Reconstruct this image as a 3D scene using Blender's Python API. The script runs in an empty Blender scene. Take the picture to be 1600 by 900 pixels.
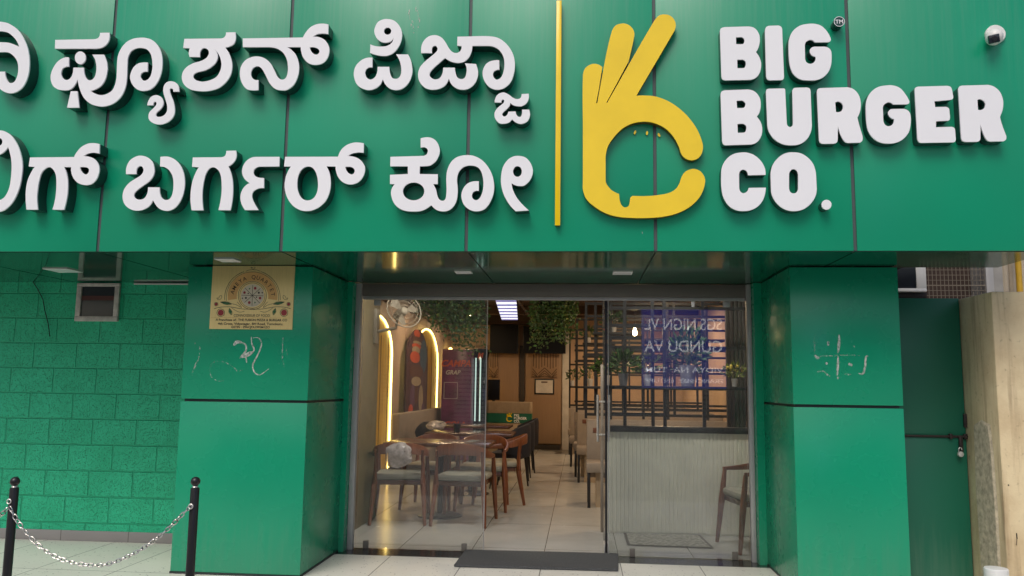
import bpy, bmesh, math, random
from mathutils import Vector, Matrix, Euler
PI = math.pi
C = bpy.context.scene.collection
sc = bpy.context.scene

# ------------------------------------------------------------------ camera
CAM_Z = 1.4
FPX = 1256.5                      # focal length in photo pixels (photo is 1600 wide)
_Y = Vector((107, 154, FPX)).normalized()          # depth axis seen from the camera (right, down, forward)
_Z = Vector((140, -10350, FPX)); _Z = (_Z - _Y * _Y.dot(_Z)).normalized()
_X = _Y.cross(_Z)
O = Vector((0, 0, CAM_Z))
def ray(px, py):
    v = Vector((px - 800, py - 450, FPX))
    return Vector((_X.dot(v), _Y.dot(v), _Z.dot(v)))
def atY(px, py, Y):
    r = ray(px, py); return O + r * (Y / r.y)
def atZ(px, py, z):
    r = ray(px, py); return O + r * ((z - CAM_Z) / r.z)
def atX(px, py, x):
    r = ray(px, py); return O + r * (x / r.x)
cd = bpy.data.cameras.new('camera'); cam = bpy.data.objects.new('camera', cd); C.objects.link(cam)
cd.sensor_width = 36; cd.lens = FPX / 1600 * 36; cd.clip_start = 0.05; cd.clip_end = 500
rt = Vector((_X.x, _Y.x, _Z.x)); dn = Vector((_X.y, _Y.y, _Z.y)); fw = Vector((_X.z, _Y.z, _Z.z))
M = Matrix((rt, -dn, -fw)).transposed().to_4x4(); M.translation = O
cam.matrix_world = M
sc.camera = cam

# ------------------------------------------------------------------ sky, sun, exposure
SUN_EL, SUN_AZ = math.radians(52), math.radians(196)   # azimuth clockwise from +Y: the sun stands in front of the shop, a little to the left
w = bpy.data.worlds.new('World'); sc.world = w; w.use_nodes = True
nt = w.node_tree; bg = nt.nodes['Background']
sky = nt.nodes.new('ShaderNodeTexSky'); sky.sky_type = 'NISHITA'; sky.sun_disc = False
sky.sun_elevation = SUN_EL; sky.sun_rotation = SUN_AZ; sky.air_density = 1.0; sky.dust_density = 4.0; sky.ozone_density = 1.0
nt.links.new(sky.outputs[0], bg.inputs[0]); bg.inputs[1].default_value = 0.12
sl = bpy.data.lights.new('sun', 'SUN'); sl.energy = 1.1; sl.angle = math.radians(30); sl.color = (1, 0.96, 0.9)
so = bpy.data.objects.new('sun', sl); C.objects.link(so)
sd = Vector((math.sin(SUN_AZ) * math.cos(SUN_EL), math.cos(SUN_AZ) * math.cos(SUN_EL), math.sin(SUN_EL)))
so.rotation_euler = (-sd).to_track_quat('-Z', 'Y').to_euler(); so.location = (0, -5, 12)
vs = sc.view_settings; vs.view_transform = 'Standard'; vs.look = 'None'; vs.exposure = 0.05; vs.gamma = 1; vs.use_curve_mapping = False
sc.cycles.max_bounces = 8; sc.cycles.transparent_max_bounces = 16
sc.cycles.use_denoising = True
sc.cycles.sample_clamp_indirect = 4

# ------------------------------------------------------------------ main planes (metres)
YF = 5.23      # front of the fascia
YP = 5.88      # front of the pillars
YD = 6.97      # glass front
YW = 6.92      # block wall face
ZS = 2.283     # soffit
YB = 18.2      # back wall of the room
ZC = 2.95      # ceiling of the room
XL = -2.95     # left wall of the room
XR = 2.25      # right wall of the room

# ------------------------------------------------------------------ materials
def newmat(name):
    m = bpy.data.materials.new(name); m.use_nodes = True
    return m, m.node_tree, m.node_tree.nodes['Principled BSDF']
def coords(t, scale=(1, 1, 1), rot=(0, 0, 0), loc=(0, 0, 0)):
    g = t.nodes.new('ShaderNodeNewGeometry'); mp = t.nodes.new('ShaderNodeMapping')
    mp.inputs['Scale'].default_value = scale; mp.inputs['Rotation'].default_value = rot; mp.inputs['Location'].default_value = loc
    t.links.new(g.outputs['Position'], mp.inputs[0]); return mp.outputs[0]
def noise(t, vec, scale, detail=3, rough=0.6):
    n = t.nodes.new('ShaderNodeTexNoise'); n.inputs['Scale'].default_value = scale; n.inputs['Detail'].default_value = detail
    n.inputs['Roughness'].default_value = rough; t.links.new(vec, n.inputs['Vector']); return n.outputs['Fac']
def ramp(t, fac, stops):
    r = t.nodes.new('ShaderNodeValToRGB'); e = r.color_ramp.elements
    while len(e) < len(stops): e.new(0.5)
    for k, (p, c) in enumerate(stops):
        e[k].position = p; e[k].color = (*c, 1) if len(c) == 3 else c
    t.links.new(fac, r.inputs[0]); return r.outputs[0]
def mixc(t, fac, a, b):
    m = t.nodes.new('ShaderNodeMix'); m.data_type = 'RGBA'
    for s, v in ((m.inputs[0], fac), (m.inputs[6], a), (m.inputs[7], b)):
        if isinstance(v, (int, float)): s.default_value = v
        elif isinstance(v, tuple): s.default_value = (*v, 1)
        else: t.links.new(v, s)
    return m.outputs[2]
def bump(t, b, h, strength=0.3, dist=0.01):
    n = t.nodes.new('ShaderNodeBump'); n.inputs['Strength'].default_value = strength; n.inputs['Distance'].default_value = dist
    t.links.new(h, n.inputs['Height']); t.links.new(n.outputs[0], b.inputs['Normal'])
def P(name, col, rough=0.5, metal=0.0, var=0.12, vs=6.0, bmp=0.0, bs=60.0, spec=0.5, stretch=(1, 1, 1), emit=None, es=0, coat=0):
    """a plain procedural surface: base colour with soft mottling, a little uneven gloss, optional fine bump"""
    m, t, b = newmat(name)
    v = coords(t, stretch); n = noise(t, v, vs)
    lo = tuple(c * (1 - var) for c in col); hi = tuple(min(1, c * (1 + var)) for c in col)
    t.links.new(ramp(t, n, [(0.3, lo), (0.7, hi)]), b.inputs['Base Color'])
    n2 = noise(t, v, vs * 2.7)
    r = t.nodes.new('ShaderNodeMapRange'); r.inputs['To Min'].default_value = max(0, rough - 0.06); r.inputs['To Max'].default_value = min(1, rough + 0.06)
    t.links.new(n2, r.inputs[0]); t.links.new(r.outputs[0], b.inputs['Roughness'])
    b.inputs['Metallic'].default_value = metal; b.inputs['Specular IOR Level'].default_value = spec; b.inputs['Coat Weight'].default_value = coat
    if bmp: bump(t, b, noise(t, v, bs, 4), bmp, 0.004)
    if emit: b.inputs['Emission Color'].default_value = (*emit, 1); b.inputs['Emission Strength'].default_value = es
    return m

GREEN = (0.004, 0.315, 0.165)
def acp(name, col, rough=0.3, dirt=0.0, base=0.0):
    m, t, b = newmat(name)
    v = coords(t); n = noise(t, v, 0.7, 2)
    c = ramp(t, n, [(0.3, tuple(x * 0.92 for x in col)), (0.7, tuple(x * 1.08 for x in col))])
    if dirt:
        st = noise(t, coords(t, (26, 1, 0.9)), 1.6, 4)
        g = t.nodes.new('ShaderNodeNewGeometry'); s = t.nodes.new('ShaderNodeSeparateXYZ'); t.links.new(g.outputs['Position'], s.inputs[0])
        mr = t.nodes.new('ShaderNodeMapRange'); mr.inputs[1].default_value = 3.1; mr.inputs[2].default_value = 4.1; mr.inputs[3].default_value = 0.0; mr.inputs[4].default_value = dirt
        t.links.new(s.outputs[2], mr.inputs[0])
        mu = t.nodes.new('ShaderNodeMath'); mu.operation = 'MULTIPLY'; t.links.new(ramp(t, st, [(0.42, (0, 0, 0)), (0.72, (1, 1, 1))]), mu.inputs[0]); t.links.new(mr.outputs[0], mu.inputs[1])
        c = mixc(t, mu.outputs[0], c, (0.30, 0.36, 0.32))   # dust washed down from the parapet
    if base:      # splashed dust and drip marks round the foot
        g = t.nodes.new('ShaderNodeNewGeometry'); s = t.nodes.new('ShaderNodeSeparateXYZ'); t.links.new(g.outputs['Position'], s.inputs[0])
        st = noise(t, coords(t, (22, 22, 1.2)), 1.5, 5)
        ma = t.nodes.new('ShaderNodeMath'); ma.operation = 'MULTIPLY_ADD'; ma.inputs[1].default_value = -1.1; t.links.new(st, ma.inputs[0]); t.links.new(s.outputs[2], ma.inputs[2])
        mr = t.nodes.new('ShaderNodeMapRange'); mr.inputs[1].default_value = -0.60; mr.inputs[2].default_value = -0.18; mr.inputs[3].default_value = base; mr.inputs[4].default_value = 0.0; t.links.new(ma.outputs[0], mr.inputs[0])
        c = mixc(t, mr.outputs[0], c, (0.22, 0.27, 0.21))
    t.links.new(c, b.inputs['Base Color'])
    mr2 = t.nodes.new('ShaderNodeMapRange'); mr2.inputs[3].default_value = rough - 0.05; mr2.inputs[4].default_value = rough + 0.08
    t.links.new(noise(t, v, 3.3), mr2.inputs[0]); t.links.new(mr2.outputs[0], b.inputs['Roughness'])
    bump(t, b, noise(t, v, 1.1, 1), 0.08, 0.02)
    return m
m_fascia = acp('green composite panel', GREEN, 0.3, 0.11)
m_pillar = acp('green pillar cladding', (0.003, 0.29, 0.150), 0.26, 0.0, 0.14)
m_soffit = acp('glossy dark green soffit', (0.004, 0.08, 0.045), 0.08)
m_seam = P('grey panel joint', (0.06, 0.082, 0.082), 0.5)
m_joint = P('dark joint sealant', (0.02, 0.028, 0.027), 0.5)
m_white = P('white acrylic', (0.88, 0.88, 0.90), 0.16, var=0.02, vs=2)
m_side = P('dark green letter return', (0.012, 0.05, 0.042), 0.22, var=0.1)
m_yel = P('yellow acrylic', (0.92, 0.64, 0.014), 0.2, var=0.06, vs=3)
m_yside = P('dark olive return', (0.10, 0.08, 0.01), 0.35)
m_black = P('black powder coat', (0.012, 0.012, 0.013), 0.32, bmp=0.05)
m_chrome = P('steel chain', (0.50, 0.48, 0.46), 0.25, 1.0, var=0.2, vs=30)
m_fan = P('cream fan enamel', (0.30, 0.25, 0.18), 0.5)
m_dullred = P('dull red rail', (0.09, 0.03, 0.025), 0.6)
m_alu = P('grey aluminium', (0.44, 0.43, 0.42), 0.42, 0.25, var=0.06)
m_head = P('grey brown header', (0.15, 0.135, 0.115), 0.5, var=0.05)
m_steel = P('brushed steel', (0.72, 0.70, 0.66), 0.34, 0.6, var=0.1, stretch=(1, 1, 12))
m_gold = P('brushed gold plate', (0.80, 0.62, 0.26), 0.42, 0.15, var=0.06, stretch=(30, 1, 1))
m_ink = P('black print', (0.02, 0.016, 0.012), 0.6)
m_peach = P('orange print', (0.62, 0.36, 0.12), 0.6)
m_cream = P('cream print', (0.60, 0.53, 0.38), 0.6)
m_red = P('maroon print', (0.30, 0.03, 0.035), 0.6)
m_leafp = P('green print', (0.04, 0.15, 0.05), 0.6)
m_mat = P('charcoal coir mat', (0.075, 0.078, 0.08), 0.95, var=0.35, vs=90, bmp=1.0, bs=130)
m_granite = P('dark polished granite', (0.035, 0.036, 0.036), 0.12, var=0.3, vs=140)
m_plastic = P('white plastic', (0.78, 0.77, 0.74), 0.35, var=0.05)
m_lens = P('dark glossy lens', (0.02, 0.025, 0.035), 0.08)
m_wframe = P('weathered white frame', (0.50, 0.46, 0.42), 0.6, var=0.25, vs=14)
m_wood = P('walnut stained wood', (0.19, 0.062, 0.024), 0.32, var=0.35, vs=9, stretch=(6, 6, 0.6))
m_wood2 = P('dark table wood', (0.10, 0.045, 0.025), 0.22, var=0.35, vs=7, stretch=(0.6, 6, 6))
m_sage = P('sage cushion', (0.30, 0.29, 0.23), 0.8, bmp=0.2, bs=400)
m_bench = P('beige upholstery', (0.30, 0.25, 0.20), 0.75, bmp=0.25, bs=300)
m_navy = P('navy upholstery', (0.012, 0.014, 0.024), 0.7, bmp=0.2, bs=300)
m_leather = P('brown leather tag', (0.16, 0.06, 0.035), 0.5)
m_grid = P('black steel grid', (0.015, 0.014, 0.013), 0.4)
m_leaf = P('dark leaf', (0.045, 0.10, 0.02), 0.45, var=0.6, vs=11)
m_leaf2 = P('yellow green leaf', (0.14, 0.18, 0.03), 0.45, var=0.5, vs=11)
m_leaf3 = P('red flowers', (0.30, 0.02, 0.02), 0.5, var=0.4, vs=20)
m_leafy = P('yellow flowers', (0.55, 0.42, 0.06), 0.5, var=0.3, vs=20)
m_pot = P('white ceramic pot', (0.55, 0.53, 0.50), 0.35)
m_potg = P('grey ceramic pot', (0.20, 0.20, 0.21), 0.45)
m_tan = P('tan laminate', (0.33, 0.21, 0.12), 0.45, var=0.08, stretch=(8, 8, 0.5))
m_groove = P('brown groove', (0.10, 0.058, 0.034), 0.6)
m_ceil = P('brown ceiling', (0.05, 0.028, 0.02), 0.7)
m_pier = P('olive beige plaster', (0.19, 0.15, 0.08), 0.6, bmp=0.1)
m_wallw = P('peach wall panel', (0.50, 0.37, 0.28), 0.55, var=0.06)
m_bwall = P('warm back wall', (0.52, 0.36, 0.23), 0.6, var=0.08)
m_arch = P('yellow arch board', (0.70, 0.42, 0.02), 0.35, var=0.35, vs=5, stretch=(1, 9, 0.25))
m_led = P('warm led strip', (0.9, 0.75, 0.4), 0.4, emit=(1, 0.74, 0.22), es=6.5)
m_bulb = P('warm bulb', (0.9, 0.8, 0.6), 0.3, emit=(1, 0.72, 0.35), es=30)
m_spotl = P('warm spot lens', (0.9, 0.8, 0.6), 0.3, emit=(1, 0.76, 0.45), es=14)
m_cold = P('cold led bar', (0.8, 0.85, 0.9), 0.3, emit=(0.55, 0.85, 0.75), es=0.9)
m_purple = P('purple cooler print', (0.15, 0.035, 0.11), 0.3, var=0.5, vs=3)
m_tvscreen = P('black screen', (0.004, 0.005, 0.008), 0.4, spec=0.2)
m_logo_red = P('orange red print', (0.62, 0.10, 0.03), 0.5)
m_cab = P('cream counter board', (0.42, 0.32, 0.21), 0.5)
m_gstrip = P('green counter strip', (0.01, 0.13, 0.075), 0.4)
m_paper = P('white paper', (0.62, 0.58, 0.52), 0.6)
m_slat = P('dark brown batten', (0.045, 0.035, 0.026), 0.5)
m_flute = P('pale sage fluted board', (0.80, 0.80, 0.67), 0.5, var=0.05)
m_chalk0 = None
m_concrete_r = P('grey kerb', (0.3, 0.29, 0.27), 0.8, bmp=0.3)
m_opp = P('opposite facade', (0.30, 0.26, 0.21), 0.8, var=0.15)
m_win = P('dark window', (0.02, 0.025, 0.03), 0.1)
m_blue = P('blue signboard', (0.02, 0.04, 0.42), 0.4, emit=(0.02, 0.04, 0.42), es=1.9)  # emission added so the sign's reflection shows in the glass
m_sgtext = P('white sign text', (0.8, 0.8, 0.8), 0.4, emit=(0.9, 0.9, 1.0), es=3.4)  # emission added to lift the lettering in the reflection
m_pvc = P('white pvc pipe', (0.72, 0.73, 0.72), 0.35, var=0.08)
m_yellowpipe = P('yellow gas pipe', (0.60, 0.36, 0.03), 0.45)
m_corr = P('cream corrugated sheet', (0.50, 0.43, 0.33), 0.6)
m_sheet = acp('green sheet door', (0.008, 0.13, 0.075), 0.42, 0.0, 0.15)
m_rust = P('blackened iron', (0.02, 0.012, 0.010), 0.6, var=0.5, vs=40)
m_dark = P('dark void', (0.02, 0.017, 0.014), 0.9)
m_mesh = P('rusty wire mesh', (0.20, 0.17, 0.13), 0.6)
m_bag = None

def glassmat():
    m = bpy.data.materials.new('shop glass'); m.use_nodes = True; t = m.node_tree; t.nodes.clear()
    o = t.nodes.new('ShaderNodeOutputMaterial'); mx = t.nodes.new('ShaderNodeMixShader'); tr = t.nodes.new('ShaderNodeBsdfTransparent'); gl = t.nodes.new('ShaderNodeBsdfGlossy')
    fr = t.nodes.new('ShaderNodeFresnel'); fr.inputs[0].default_value = 1.55
    ad = t.nodes.new('ShaderNodeMath'); ad.operation = 'ADD'; ad.inputs[1].default_value = -0.004; t.links.new(fr.outputs[0], ad.inputs[0])
    tr.inputs[0].default_value = (0.97, 0.98, 0.975, 1); gl.inputs['Roughness'].default_value = 0.01
    t.links.new(ad.outputs[0], mx.inputs[0]); t.links.new(tr.outputs[0], mx.inputs[1]); t.links.new(gl.outputs[0], mx.inputs[2]); df = t.nodes.new('ShaderNodeBsdfDiffuse'); df.inputs[0].default_value = (0.75, 0.75, 0.72, 1); m2 = t.nodes.new('ShaderNodeMixShader')      # thin uneven pale film, haze put into the panes
    t.links.new(ramp(t, noise(t, coords(t, (1.0, 1.0, 0.35)), 2.6, 4), [(0.30, (0.012,) * 3), (0.75, (0.065,) * 3)]), m2.inputs[0]); t.links.new(mx.outputs[0], m2.inputs[1]); t.links.new(df.outputs[0], m2.inputs[2]); t.links.new(m2.outputs[0], o.inputs[0])
    return m
m_glass = glassmat()
def bagmat():
    m = bpy.data.materials.new('clear plastic film'); m.use_nodes = True; t = m.node_tree; t.nodes.clear()
    o = t.nodes.new('ShaderNodeOutputMaterial'); mx = t.nodes.new('ShaderNodeMixShader'); tr = t.nodes.new('ShaderNodeBsdfTransparent'); b = t.nodes.new('ShaderNodeBsdfPrincipled')
    b.inputs['Base Color'].default_value = (0.55, 0.5, 0.48, 1); b.inputs['Roughness'].default_value = 0.12
    t.links.new(ramp(t, noise(t, coords(t), 18), [(0.3, (0.35,) * 3), (0.7, (0.9,) * 3)]), mx.inputs[0])
    t.links.new(tr.outputs[0], mx.inputs[1]); t.links.new(b.outputs[0], mx.inputs[2]); t.links.new(mx.outputs[0], o.inputs[0])
    return m
m_bag = bagmat()
def chalkmat(cover):
    m = bpy.data.materials.new('rubbed white chalk'); m.use_nodes = True; t = m.node_tree; t.nodes.clear()
    o = t.nodes.new('ShaderNodeOutputMaterial'); mx = t.nodes.new('ShaderNodeMixShader'); tr = t.nodes.new('ShaderNodeBsdfTransparent'); b = t.nodes.new('ShaderNodeBsdfDiffuse')
    b.inputs[0].default_value = (0.72, 0.72, 0.66, 1)
    t.links.new(ramp(t, noise(t, coords(t, (1, 1, 0.5)), 75, 4), [(max(0, 0.62 - cover), (0,) * 3), (min(1, 0.80 - cover * 0.5), (1,) * 3)]), mx.inputs[0])
    t.links.new(tr.outputs[0], mx.inputs[1]); t.links.new(b.outputs[0], mx.inputs[2]); t.links.new(mx.outputs[0], o.inputs[0])
    return m
m_chalk = chalkmat(0.35); m_chalk2 = chalkmat(0.16)

def blockmat():
    m, t, b = newmat('painted concrete block')
    v = coords(t, rot=(-PI / 2, 0, 0))      # world x -> x, z -> y
    g = t.nodes.new('ShaderNodeNewGeometry'); s = t.nodes.new('ShaderNodeSeparateXYZ'); t.links.new(g.outputs['Position'], s.inputs[0])
    cmb = t.nodes.new('ShaderNodeCombineXYZ')
    p = atY(40.5, 713, YW); q = atY(100, 733.7, YW)
    for k, off in ((0, -p.x + 0.407 * 40.5), (2, -q.z + 0.2255 * 20)):
        a = t.nodes.new('ShaderNodeMath'); a.operation = 'ADD'; a.inputs[1].default_value = off
        t.links.new(s.outputs[k], a.inputs[0]); t.links.new(a.outputs[0], cmb.inputs[0 if k == 0 else 1])
    wob = noise(t, g.outputs['Position'], 9, 2)
    mm = t.nodes.new('ShaderNodeVectorMath'); mm.operation = 'ADD'
    sc_ = t.nodes.new('ShaderNodeVectorMath'); sc_.operation = 'SCALE'; sc_.inputs[3].default_value = 0.008
    t.links.new(wob, sc_.inputs[0]); t.links.new(cmb.outputs[0], mm.inputs[0]); t.links.new(sc_.outputs[0], mm.inputs[1])
    br = t.nodes.new('ShaderNodeTexBrick'); br.offset = 0.5; br.inputs['Scale'].default_value = 1
    br.inputs['Brick Width'].default_value = 0.407; br.inputs['Row Height'].default_value = 0.2255; br.inputs['Mortar Size'].default_value = 0.007; br.inputs['Mortar Smooth'].default_value = 0.5
    t.links.new(mm.outputs[0], br.inputs['Vector'])
    pits = noise(t, g.outputs['Position'], 170, 1, 0.5)
    pr = ramp(t, pits, [(0.33, (0, 0, 0)), (0.41, (1, 1, 1))])
    big = noise(t, g.outputs['Position'], 3.2, 3)
    col = ramp(t, big, [(0.3, (0.014, 0.46, 0.23)), (0.7, (0.026, 0.55, 0.29))])
    col = mixc(t, pr, (0.007, 0.22, 0.11), col)
    t.links.new(mixc(t, br.outputs['Fac'], col, (0.012, 0.40, 0.20)), b.inputs['Base Color'])
    b.inputs['Roughness'].default_value = 0.55
    h = t.nodes.new('ShaderNodeMath'); h.operation = 'MULTIPLY_ADD'; h.inputs[1].default_value = -3.0
    t.links.new(br.outputs['Fac'], h.inputs[0]); t.links.new(pr, h.inputs[2])
    bump(t, b, h.outputs[0], 0.9, 0.0045)
    return m
m_block = blockmat()

def tilemat(name, base, speck, w_, h_, x0, y0, rough, mortar=(0.12, 0.11, 0.10), sp=0.5, rot=0.0):
    m, t, b = newmat(name)
    v = coords(t, loc=(x0, y0, 0), rot=(0, 0, rot))
    br = t.nodes.new('ShaderNodeTexBrick'); br.offset = 0; br.inputs['Scale'].default_value = 1
    br.inputs['Brick Width'].default_value = w_; br.inputs['Row Height'].default_value = h_; br.inputs['Mortar Size'].default_value = 0.0035; br.inputs['Mortar Smooth'].default_value = 0.1
    br.inputs['Color1'].default_value = (0.94,) * 3 + (1,); br.inputs['Color2'].default_value = (1.0,) * 3 + (1,); br.inputs['Mortar'].default_value = (1, 1, 1, 1)
    t.links.new(v, br.inputs['Vector'])
    vo = t.nodes.new('ShaderNodeTexVoronoi'); vo.inputs['Scale'].default_value = 30; t.links.new(v, vo.inputs['Vector'])
    chips = ramp(t, vo.outputs['Distance'], [(0.15, (1, 1, 1)), (0.23, (0, 0, 0))])
    keep = ramp(t, noise(t, v, 23, 2), [(0.48, (0, 0, 0)), (0.56, (1, 1, 1))])
    mu = t.nodes.new('ShaderNodeMath'); mu.operation = 'MULTIPLY'; t.links.new(chips, mu.inputs[0]); t.links.new(keep, mu.inputs[1])
    mu2 = t.nodes.new('ShaderNodeMath'); mu2.operation = 'MULTIPLY'; mu2.inputs[1].default_value = sp; t.links.new(mu.outputs[0], mu2.inputs[0])
    c = ramp(t, noise(t, v, 1.4), [(0.3, tuple(x * 0.9 for x in base)), (0.7, base)])
    c = mixc(t, mu2.outputs[0], c, speck)
    mul = t.nodes.new('ShaderNodeMix'); mul.data_type = 'RGBA'; mul.blend_type = 'MULTIPLY'; mul.inputs[0].default_value = 1; t.links.new(c, mul.inputs[6]); t.links.new(br.outputs['Color'], mul.inputs[7])
    t.links.new(mixc(t, br.outputs['Fac'], mul.outputs[2], mortar), b.inputs['Base Color'])
    mr = t.nodes.new('ShaderNodeMapRange'); mr.inputs[3].default_value = rough - 0.07; mr.inputs[4].default_value = rough + 0.1
    t.links.new(noise(t, v, 5), mr.inputs[0]); t.links.new(mr.outputs[0], b.inputs['Roughness'])
    return m
m_terr = tilemat('terrazzo paving', (0.82, 0.80, 0.72), (0.16, 0.15, 0.13), 0.6225, 1.245, 0.302, 0.35, 0.35, sp=0.85)
m_terr2 = tilemat('terrazzo paving beside the wall', (0.80, 0.80, 0.70), (0.16, 0.15, 0.13), 0.6225, 1.245, 0.302, 0.35, 0.4, sp=0.85)
m_floor = tilemat('polished floor tile', (0.50, 0.50, 0.47), (0.25, 0.22, 0.19), 0.6225, 1.245, 0.302, 0.3, 0.22, sp=0.10)
m_skirt = tilemat('grey skirting tile', (0.30, 0.28, 0.27), (0.2, 0.2, 0.2), 0.62, 5, 0.2, 0, 0.45, sp=0.1)
m_road = P('dusty asphalt', (0.10, 0.095, 0.09), 0.9, var=0.3, vs=30, bmp=0.4)
def concretemat():
    m, t, b = newmat('stained plaster wall')
    v = coords(t)
    c = ramp(t, noise(t, v, 2.6, 5), [(0.25, (0.56, 0.42, 0.24)), (0.55, (0.74, 0.61, 0.38)), (0.8, (0.80, 0.68, 0.45))])
    st = noise(t, coords(t, (9, 9, 0.7)), 1.7, 4)
    c = mixc(t, ramp(t, st, [(0.48, (0, 0, 0)), (0.75, (0.75,) * 3)]), c, (0.26, 0.165, 0.09))
    sp = ramp(t, noise(t, v, 26, 4), [(0.62, (0, 0, 0)), (0.72, (1, 1, 1))])
    mu = t.nodes.new('ShaderNodeMath'); mu.operation = 'MULTIPLY'; mu.inputs[1].default_value = 0.35; t.links.new(sp, mu.inputs[0])
    c = mixc(t, mu.outputs[0], c, (0.16, 0.11, 0.06))
    g = t.nodes.new('ShaderNodeNewGeometry'); s = t.nodes.new('ShaderNodeSeparateXYZ'); t.links.new(g.outputs['Position'], s.inputs[0])
    ad = t.nodes.new('ShaderNodeMath'); ad.operation = 'MULTIPLY_ADD'; ad.inputs[1].default_value = 0.35; t.links.new(noise(t, coords(t, (6, 6, 1)), 3.5, 4), ad.inputs[0]); t.links.new(s.outputs[2], ad.inputs[2])
    c = mixc(t, ramp(t, ad.outputs[0], [(0.0, (0, 0, 0)), (1, (0, 0, 0))]), c, (0.1, 0.08, 0.06))
    t.links.new(c, b.inputs['Base Color']); b.inputs['Roughness'].default_value = 0.85
    bump(t, b, noise(t, v, 38, 5), 0.45, 0.006)
    return m
m_plaster = concretemat()
m_patch = P('rough cement patch', (0.50, 0.43, 0.31), 0.9, var=0.35, vs=22, bmp=0.6, bs=60)

# ------------------------------------------------------------------ builders
class MB:
    def __init__(s): s.b = bmesh.new()
    def box(s, x0, x1, y0, y1, z0, z1, bev=0.0, mat=None):
        r = bmesh.ops.create_cube(s.b, size=1); vv = r['verts']
        for v in vv:
            v.co = Vector((x0 + (v.co.x + .5) * (x1 - x0), y0 + (v.co.y + .5) * (y1 - y0), z0 + (v.co.z + .5) * (z1 - z0)))
        if bev:
            ed = list({e for v in vv for e in v.link_edges})
            r = bmesh.ops.bevel(s.b, geom=ed, offset=bev, segments=2, affect='EDGES', profile=0.5); vv = list({v for f in r['faces'] for v in f.verts} | {v for v in vv if v.is_valid})
        if mat is not None: bmesh.ops.transform(s.b, matrix=mat, verts=vv)
        return s
    def tube(s, pts, r, n=8, cap=True):
        pts = [Vector(p) for p in pts]; rr = r if isinstance(r, (list, tuple)) else [r] * len(pts); rings = []
        up = Vector((0, 0, 1))
        for i, p in enumerate(pts):
            d = (pts[min(i + 1, len(pts) - 1)] - pts[max(i - 1, 0)]).normalized()
            a = d.cross(up)
            if a.length < 1e-3: a = d.cross(Vector((0, 1, 0)))
            a.normalize(); c = d.cross(a).normalized()
            rings.append([s.b.verts.new(p + (a * math.cos(2 * PI * k / n) + c * math.sin(2 * PI * k / n)) * rr[i]) for k in range(n)])
        for i in range(len(rings) - 1):
            for k in range(n):
                s.b.faces.new((rings[i][k], rings[i][(k + 1) % n], rings[i + 1][(k + 1) % n], rings[i + 1][k]))
        if cap: s.b.faces.new(rings[0][::-1]); s.b.faces.new(rings[-1])
        return s
    def lathe(s, prof, c=(0, 0, 0), n=24, axis='Z'):
        rings = []
        for r, z in prof:
            ring = []
            for k in range(n):
                a = 2 * PI * k / n; x, y = r * math.cos(a), r * math.sin(a)
                p = (x, y, z) if axis == 'Z' else ((x, z, y) if axis == 'Y' else (z, x, y))
                ring.append(s.b.verts.new(Vector(c) + Vector(p)))
            rings.append(ring)
        for i in range(len(rings) - 1):
            for k in range(n):
                s.b.faces.new((rings[i][k], rings[i][(k + 1) % n], rings[i + 1][(k + 1) % n], rings[i + 1][k]))
        s.b.faces.new(rings[0][::-1]); s.b.faces.new(rings[-1])
        return s
    def ribbon(s, pts, wd, y):
        """flat stroke in the XZ plane at depth y; wd a width or list of widths"""
        pts = [Vector((p[0], p[1])) for p in pts]; L = []; R_ = []
        for i, p in enumerate(pts):
            d = (pts[min(i + 1, len(pts) - 1)] - pts[max(i - 1, 0)]); d = d.normalized() if d.length > 1e-9 else Vector((1, 0))
            n = Vector((-d.y, d.x)); wi = (wd[i] if isinstance(wd, (list, tuple)) else wd) / 2
            a, b = p + n * wi, p - n * wi
            L.append(s.b.verts.new((a.x, y, a.y))); R_.append(s.b.verts.new((b.x, y, b.y)))
        for i in range(len(pts) - 1): s.b.faces.new((L[i], L[i + 1], R_[i + 1], R_[i]))
        return s
    def poly(s, pts):
        s.b.faces.new([s.b.verts.new(p) for p in pts]); return s
    def disc(s, cx, cz, rx, rz, y, n=20):
        return s.poly([(cx + rx * math.cos(2 * PI * k / n), y, cz + rz * math.sin(2 * PI * k / n)) for k in range(n)])
    def mesh(s, me, mat): 
        m2 = me.copy(); m2.transform(mat); s.b.from_mesh(m2); bpy.data.meshes.remove(m2); return s
    def tf(s, mat): bmesh.ops.transform(s.b, matrix=mat, verts=s.b.verts[:]); return s
    def build(s, name, mat, parent=None, smooth=True, ang=35):
        bmesh.ops.recalc_face_normals(s.b, faces=s.b.faces[:])
        me = bpy.data.meshes.new(name); s.b.to_mesh(me); s.b.free()
        return link(name, me, mat, parent, smooth, ang)
def wloc(o):
    v = Vector((0, 0, 0))
    while o: v += o.location; o = o.parent
    return v
def link(name, me, mat, parent=None, smooth=True, ang=35):
    me.materials.clear(); me.materials.append(mat)
    if parent: me.transform(Matrix.Translation(-wloc(parent)))
    if smooth and len(me.polygons):
        me.shade_smooth(); me.set_sharp_from_angle(angle=math.radians(ang))
    o = bpy.data.objects.new(name, me); C.objects.link(o); o.parent = parent
    return o
def tag(o, label=None, cat=None, group=None, kind=None):
    for k, v in (('label', label), ('category', cat), ('group', group), ('kind', kind)):
        if v: o[k] = v
    return o
def thing(name, label, cat, loc, group=None):
    o = bpy.data.objects.new(name, None); o.empty_display_size = 0.1; C.objects.link(o); o.location = loc
    return tag(o, label, cat, group)
def dup(o, loc, rz, label):
    r = o.copy(); C.objects.link(r); r.location = loc; r.rotation_euler = (0, 0, rz); r['label'] = label
    for ch in list(o.children):
        c = ch.copy(); C.objects.link(c); c.parent = r
        for g in list(ch.children):
            d = g.copy(); C.objects.link(d); d.parent = c
    return r
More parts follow.
